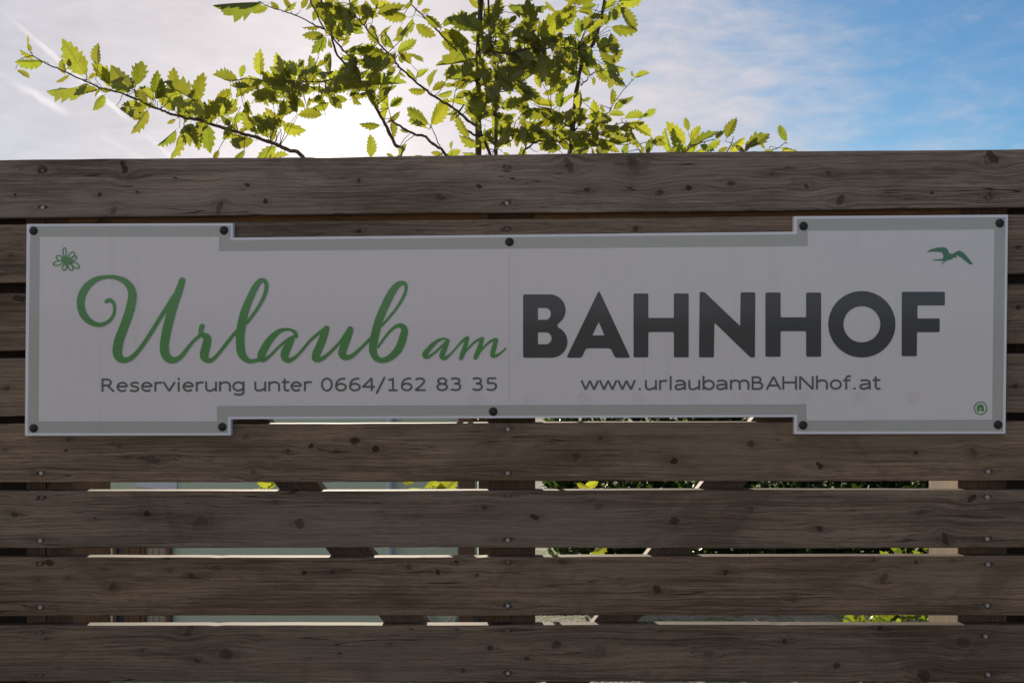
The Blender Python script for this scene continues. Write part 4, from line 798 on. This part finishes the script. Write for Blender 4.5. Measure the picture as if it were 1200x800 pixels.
# a few low leaves that show through the slots
LV += [(x0, y0, x1, y1, .45, d) for x0, y0, x1, y1, d in [(318,578,296,574,.5),(322,566,302,562,.5),(312,572,326,556,.5),(492,572,474,578,.7),(505,568,522,574,.7),(522,576,535,564,.7),(484,566,470,561,.7),(530,562,514,570,.7),(512,562,498,571,.7),(684,572,700,565,.5),(676,566,689,571,.5),(695,650,712,640,.5),(685,655,704,648,.5)]]
rnd = random.Random(3)
def leaf_matrix(x0, y0, x1, y1, wd, d):
    b = at(x0, y0, d + rnd.uniform(-.07, .07))
    ex = (x1 - x0) / F_PX * (DIST + d); ez = -(y1 - y0) / F_PX * (DIST + d)
    fl_ = math.hypot(ex, ez); dep = fl_ * rnd.uniform(-0.45, 0.45)
    ax = Vector((ex, dep, ez)); length = ax.length; ax.normalize()
    side = ax.cross(Vector((0, -1, 0))).normalized(); nrm = side.cross(ax).normalized()
    ratio = min(1.0, wd * 1.0 / 0.50); roll = math.acos(ratio) * rnd.choice((-1, 1)) * .85 + rnd.uniform(-.12, .12)
    if rnd.random() < .5: roll += math.pi
    s2 = side * math.cos(roll) + nrm * math.sin(roll); n2 = ax.cross(s2)
    Mx = Matrix((ax, s2, n2)).transposed().to_4x4(); Mx.translation = b - TO
    length *= 1.08; return Mx @ Matrix.Diagonal((length, length * rnd.uniform(.82, 1.02), length * rnd.uniform(.6, 1.5), 1))
LIMIT = 296
order = sorted(range(len(LV)), key=lambda i: -math.hypot(LV[i][2] - LV[i][0], LV[i][3] - LV[i][1]))
big = set(order[:LIMIT]); extra = []
for i, row in enumerate(LV):
    Mx = leaf_matrix(*row)
    if i in big:
        o = link('leaf', LEAFS[i % 6], None, tree); o.matrix_basis = Mx
    else: extra.append(Mx)
# the crown's inner leaves, part hidden among the others
for (cx_, cy_, sx, sy, n_) in ((600, 60, 42, 36, 66), (655, 70, 42, 34, 50), (575, 130, 22, 34, 30), (640, 150, 34, 22, 36), (700, 160, 26, 14, 14), (690, 40, 20, 26, 7), (330, 105, 34, 12, 20), (385, 100, 26, 22, 26), (415, 25, 30, 18, 24), (440, 90, 20, 26, 18), (800, 172, 26, 8, 3), (280, 145, 50, 12, 22), (200, 118, 40, 12, 14), (110, 85, 40, 12, 6), (560, 60, 18, 40, 10)):
    for _ in range(n_):
        x = rnd.gauss(cx_, sx * .8); y = rnd.gauss(cy_, sy * .8); a_ = rnd.uniform(0, 6.28); ln = rnd.uniform(12, 27)
        extra.append(leaf_matrix(x, y, x + math.cos(a_) * ln, y + math.sin(a_) * ln, rnd.uniform(.3, .55), rnd.uniform(.42, .72)))
# foliage of the crown above and beside what the photo frames
for _ in range(520):
    x = rnd.gauss(560, 130); y = rnd.uniform(-330, -25); 
    if abs(x - 560) > 260: continue
    a_ = rnd.uniform(0, 6.28); ln = rnd.uniform(26, 44)
    extra.append(leaf_matrix(x, y, x + math.cos(a_) * ln, y + math.sin(a_) * ln, rnd.uniform(.25, .55), rnd.uniform(.4, .95)))
vs = []; fs = []; tw = random.Random(8)
for Mx in [o.matrix_basis for o in tree.children if o.name.startswith('leaf')] + extra[:420]:
    st_ = Mx @ Vector((-0.17, 0, 0.02)); q_ = min(BP, key=lambda p: (p - TO - st_).length_squared) - TO
    dl = (q_ - st_).length
    if 0.004 < dl < 0.16:
        md = (q_ + st_) / 2 + Vector((tw.uniform(-1, 1), tw.uniform(-1, 1), tw.uniform(-.6, 1))) * dl * .14
        tube_data([st_, md, q_], [.0007, .0009, .0012], 4, vs, fs)
tg = link('twigs', pydata('twigs', vs, fs, True), M['bark'], tree); tg['kind'] = 'stuff'
vs = []; fs = []
for i, Mx in enumerate(extra):
    me = LEAFS[i % 6]; b0 = len(vs); vs += [tuple(Mx @ v.co) for v in me.vertices]; fs += [tuple(b0 + q for q in p.vertices) for p in me.polygons]
fo = link('foliage', pydata('foliage', vs, fs), M['leaf'], tree); fo['kind'] = 'stuff'
for (xa, xb) in ((500, -80), (590, -120), (650, -100), (700, -140), (470, -60)):     # boughs above the frame that carry it
    branch([(563 if xa < 600 else 708, 0, .6), ((xa + 560) / 2, xb, .62), (xa, xb * 2.2, .66)], .004, .0015)

# ------------------------------------------------------------------ what the slots look through to
gy = -0.9
HY = 7.5
def hp(px, py=600, Y=HY): return at(px, py, Y)
cx0, cx1 = hp(60).x, hp(572).x
cab = tag(empty('garden_cabin', ((cx0 + cx1) / 2, HY + 1.5, gy)), 'low mint green cabin with brown window frames seen between the fence boards', 'cabin')
CO = cab.location.copy()
def cbox(name, mat, x0, x1, y0, y1, z0, z1, bev=0.004, parent=None):
    return box(name, mat, parent or cab, x0 - CO.x, x1 - CO.x, y0 - CO.y, y1 - CO.y, z0 - CO.z, z1 - CO.z, bev)
zt = 1.62
cbox('wall', M['mint'], cx0, cx1 - 0.25, HY, HY + 3.0, gy + 0.1, zt)
cbox('plinth', M['plinth'], cx0 - 0.01, cx1 - 0.24, HY - 0.06, HY + 3.01, gy - 0.05, gy + 0.1)
cbox('roof', M['roof'], cx0 - 0.15, cx1 + 0.1, HY - 0.25, HY + 3.2, zt, zt + 0.12)
wz1, wz0 = hp(160, 603).z, hp(160, 735).z
for (pa, pb, pm) in ((134, 153, 'glass'), (167, 202, 'curtain')):
    xa, xb = hp(pa).x, hp(pb).x
    wn = cbox('window', M['curtain'] if pm == 'curtain' else M['glass'], xa + .03, xb - .03, HY - 0.02, HY + 0.01, wz0 + .03, wz1 - .03, 0)
    if pm == 'curtain':
        for j in range(3):
            cxm = xa + .05 + (xb - xa - .1) * (j + .5) / 3; f_ = cbox('curtain_fold', M['curtain'], cxm - .02, cxm + .02, HY - 0.028, HY - 0.019, wz0 + .03, wz1 - .03, 0.003); f_.parent = wn; f_.matrix_parent_inverse = Matrix()
    for (a0, a1, b0, b1) in ((xa, xa + .035, wz0, wz1), (xb - .035, xb, wz0, wz1), (xa + .035, xb - .035, wz1 - .04, wz1), (xa + .035, xb - .035, wz0, wz0 + .04)):
        f_ = cbox('frame', M['brown'], a0, a1, HY - 0.05, HY + 0.012, b0, b1); f_.parent = wn
cbox('window_post', M['brown'], hp(153.5).x, hp(166.5).x, HY - 0.055, HY + 0.01, wz0 - .02, wz1 + .03)
pr = hp(457).x
vs, fs = tube_data([Vector((pr, HY - .05, z)) - CO for z in (gy, gy + .4, gy + 1.2, zt - .05)], [.032] * 4, 12); link('downpipe', pydata('downpipe', vs, fs, True), M['pipe'], cab)
cbox('corner_post', M['brown'], hp(541).x, hp(558).x, HY - 0.35, HY - 0.22, gy - 0.05, zt + .0)
cbox('corner_post', M['brown'], hp(560).x, hp(574).x, HY + 0.1, HY + 0.25, gy - 0.05, zt + .0)
bm = bmesh.new(); box_bm(bm, -0.17, 0.17, -0.006, 0.006, -0.12, 0.12, 0.001)
nb = link('notice_board', to_mesh(bm, 'notice_board'), M['paper']); pz = hp(185, 563, HY - .008); nb.location = (pz.x, HY - 0.0075, pz.z + .05); nb.rotation_euler = (0, R(7), 0)
tag(nb, 'small white notice hanging askew on the mint green cabin wall', 'notice')
# coiled hose hanging on the cabin's right end
hc = hp(519, 706, HY - .1)
vs = []; fs = []
for j in range(3):
    rr = .13 + .02 * j; tube_data([Vector((rr * math.cos(t) * .75, -.02 * j, rr * math.sin(t) * 1.35)) for t in [2 * math.pi * q_ / 24 for q_ in range(25)]], [.011] * 25, 6, vs, fs)
ho = link('garden_hose', pydata('garden_hose', vs, fs, True), M['hose']); ho.location = (hc.x, HY - .045, hc.z); tag(ho, 'pale coiled garden hose hanging on the cabin wall', 'hose')

def bush(name, label, cat, base, rx, ry, h, n, mat, size, seed, group=None, boxy=0.0):
    rn = random.Random(seed); o = tag(empty(name, base), label, cat, group); vs = []; fs = []
    for j in range(n):
        th = rn.uniform(0, 6.283); u = rn.uniform(-1, 1); s = math.sqrt(1 - u * u); rr = rn.uniform(.55, 1.0) ** .6
        lump = 1 + .22 * mnoise.noise(Vector((math.cos(th) * s * 2.2, math.sin(th) * s * 2.2, u * 2.2 + seed)))
        if boxy: rr *= (1 / max(abs(s * math.cos(th)), abs(s * math.sin(th)), abs(u))) ** boxy
        p = Vector((rx * s * math.cos(th) * rr * lump, ry * s * math.sin(th) * rr * lump, h * .52 + h * .5 * u * rr * lump))
        a = Vector((rn.uniform(-1, 1), rn.uniform(-1, 1), rn.uniform(-.3, 1))).normalized(); b_ = a.cross(Vector((rn.uniform(-1, 1), rn.uniform(-1, 1), rn.uniform(-1, 1)))).normalized(); sz = size * rn.uniform(.6, 1.3); b0 = len(vs)
        vs += [p, p + a * sz * .5 + b_ * sz * .28, p + a * sz, p + a * sz * .5 - b_ * sz * .28]; fs.append((b0, b0 + 1, b0 + 2, b0 + 3))
    f_ = link('crown', pydata('crown', vs, fs), mat, o); f_['kind'] = 'stuff'
    vs = []; fs = []
    for j in range(5):
        a_ = rn.uniform(0, 6.28); tube_data([Vector((0.03 * math.cos(a_), .03 * math.sin(a_), -.08)), Vector((rx * .2 * math.cos(a_), ry * .2 * math.sin(a_), h * .3)), Vector((rx * .5 * math.cos(a_), ry * .5 * math.sin(a_), h * .75))], [.022, .015, .006], 6, vs, fs)
    link('trunk', pydata('trunk', vs, fs, True), M['bark'], o); return o
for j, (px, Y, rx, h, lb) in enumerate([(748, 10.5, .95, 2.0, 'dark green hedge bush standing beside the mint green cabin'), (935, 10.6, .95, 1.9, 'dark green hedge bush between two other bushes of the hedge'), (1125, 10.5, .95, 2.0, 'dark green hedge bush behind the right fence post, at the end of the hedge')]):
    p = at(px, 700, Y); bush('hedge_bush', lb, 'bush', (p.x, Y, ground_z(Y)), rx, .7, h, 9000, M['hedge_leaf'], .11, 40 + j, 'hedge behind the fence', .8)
for j, (px, Y, rx, h, lb) in enumerate([(1075, 3.4, .42, 1.05, 'bright yellow green bush glowing in sun beside the right fence post')]):
    p = at(px, 700, Y); bush('sunlit_bush', lb, 'bush', (p.x, Y, ground_z(Y)), rx, .45, h + .25, 2600, M['bush_leaf'], .06, 60 + j)
# low tan planter board that shows as a smooth strip through the lowest slot
p0, p1 = at(985, 722, 5.0), at(1050, 722, 5.0); pl = tag(empty('raised_bed', ((p0.x + p1.x) / 2, 5.2, gy)), 'low tan timber raised bed standing on the gravel', 'raised bed')
PO = pl.location.copy()
for (x0, x1, y0, y1) in ((p0.x, p1.x, 5.0, 5.03), (p0.x, p1.x, 5.5, 5.53), (p0.x, p0.x + .03, 5.03, 5.5), (p1.x - .03, p1.x, 5.03, 5.5)):
    for zz in (0, 1): box('plank', M['tanboard'], pl, x0 - PO.x, x1 - PO.x, y0 - PO.y, y1 - PO.y, -.04 + .28 * zz, .236 + .28 * zz, .003)
so = box('soil', simple('dark_soil', (0.05, 0.036, 0.025), .95, .3, 30, bmp=.01), pl, p0.x + .031 - PO.x, p1.x - .031 - PO.x, -.169, .299, -.04, .42); so['kind'] = 'stuff'
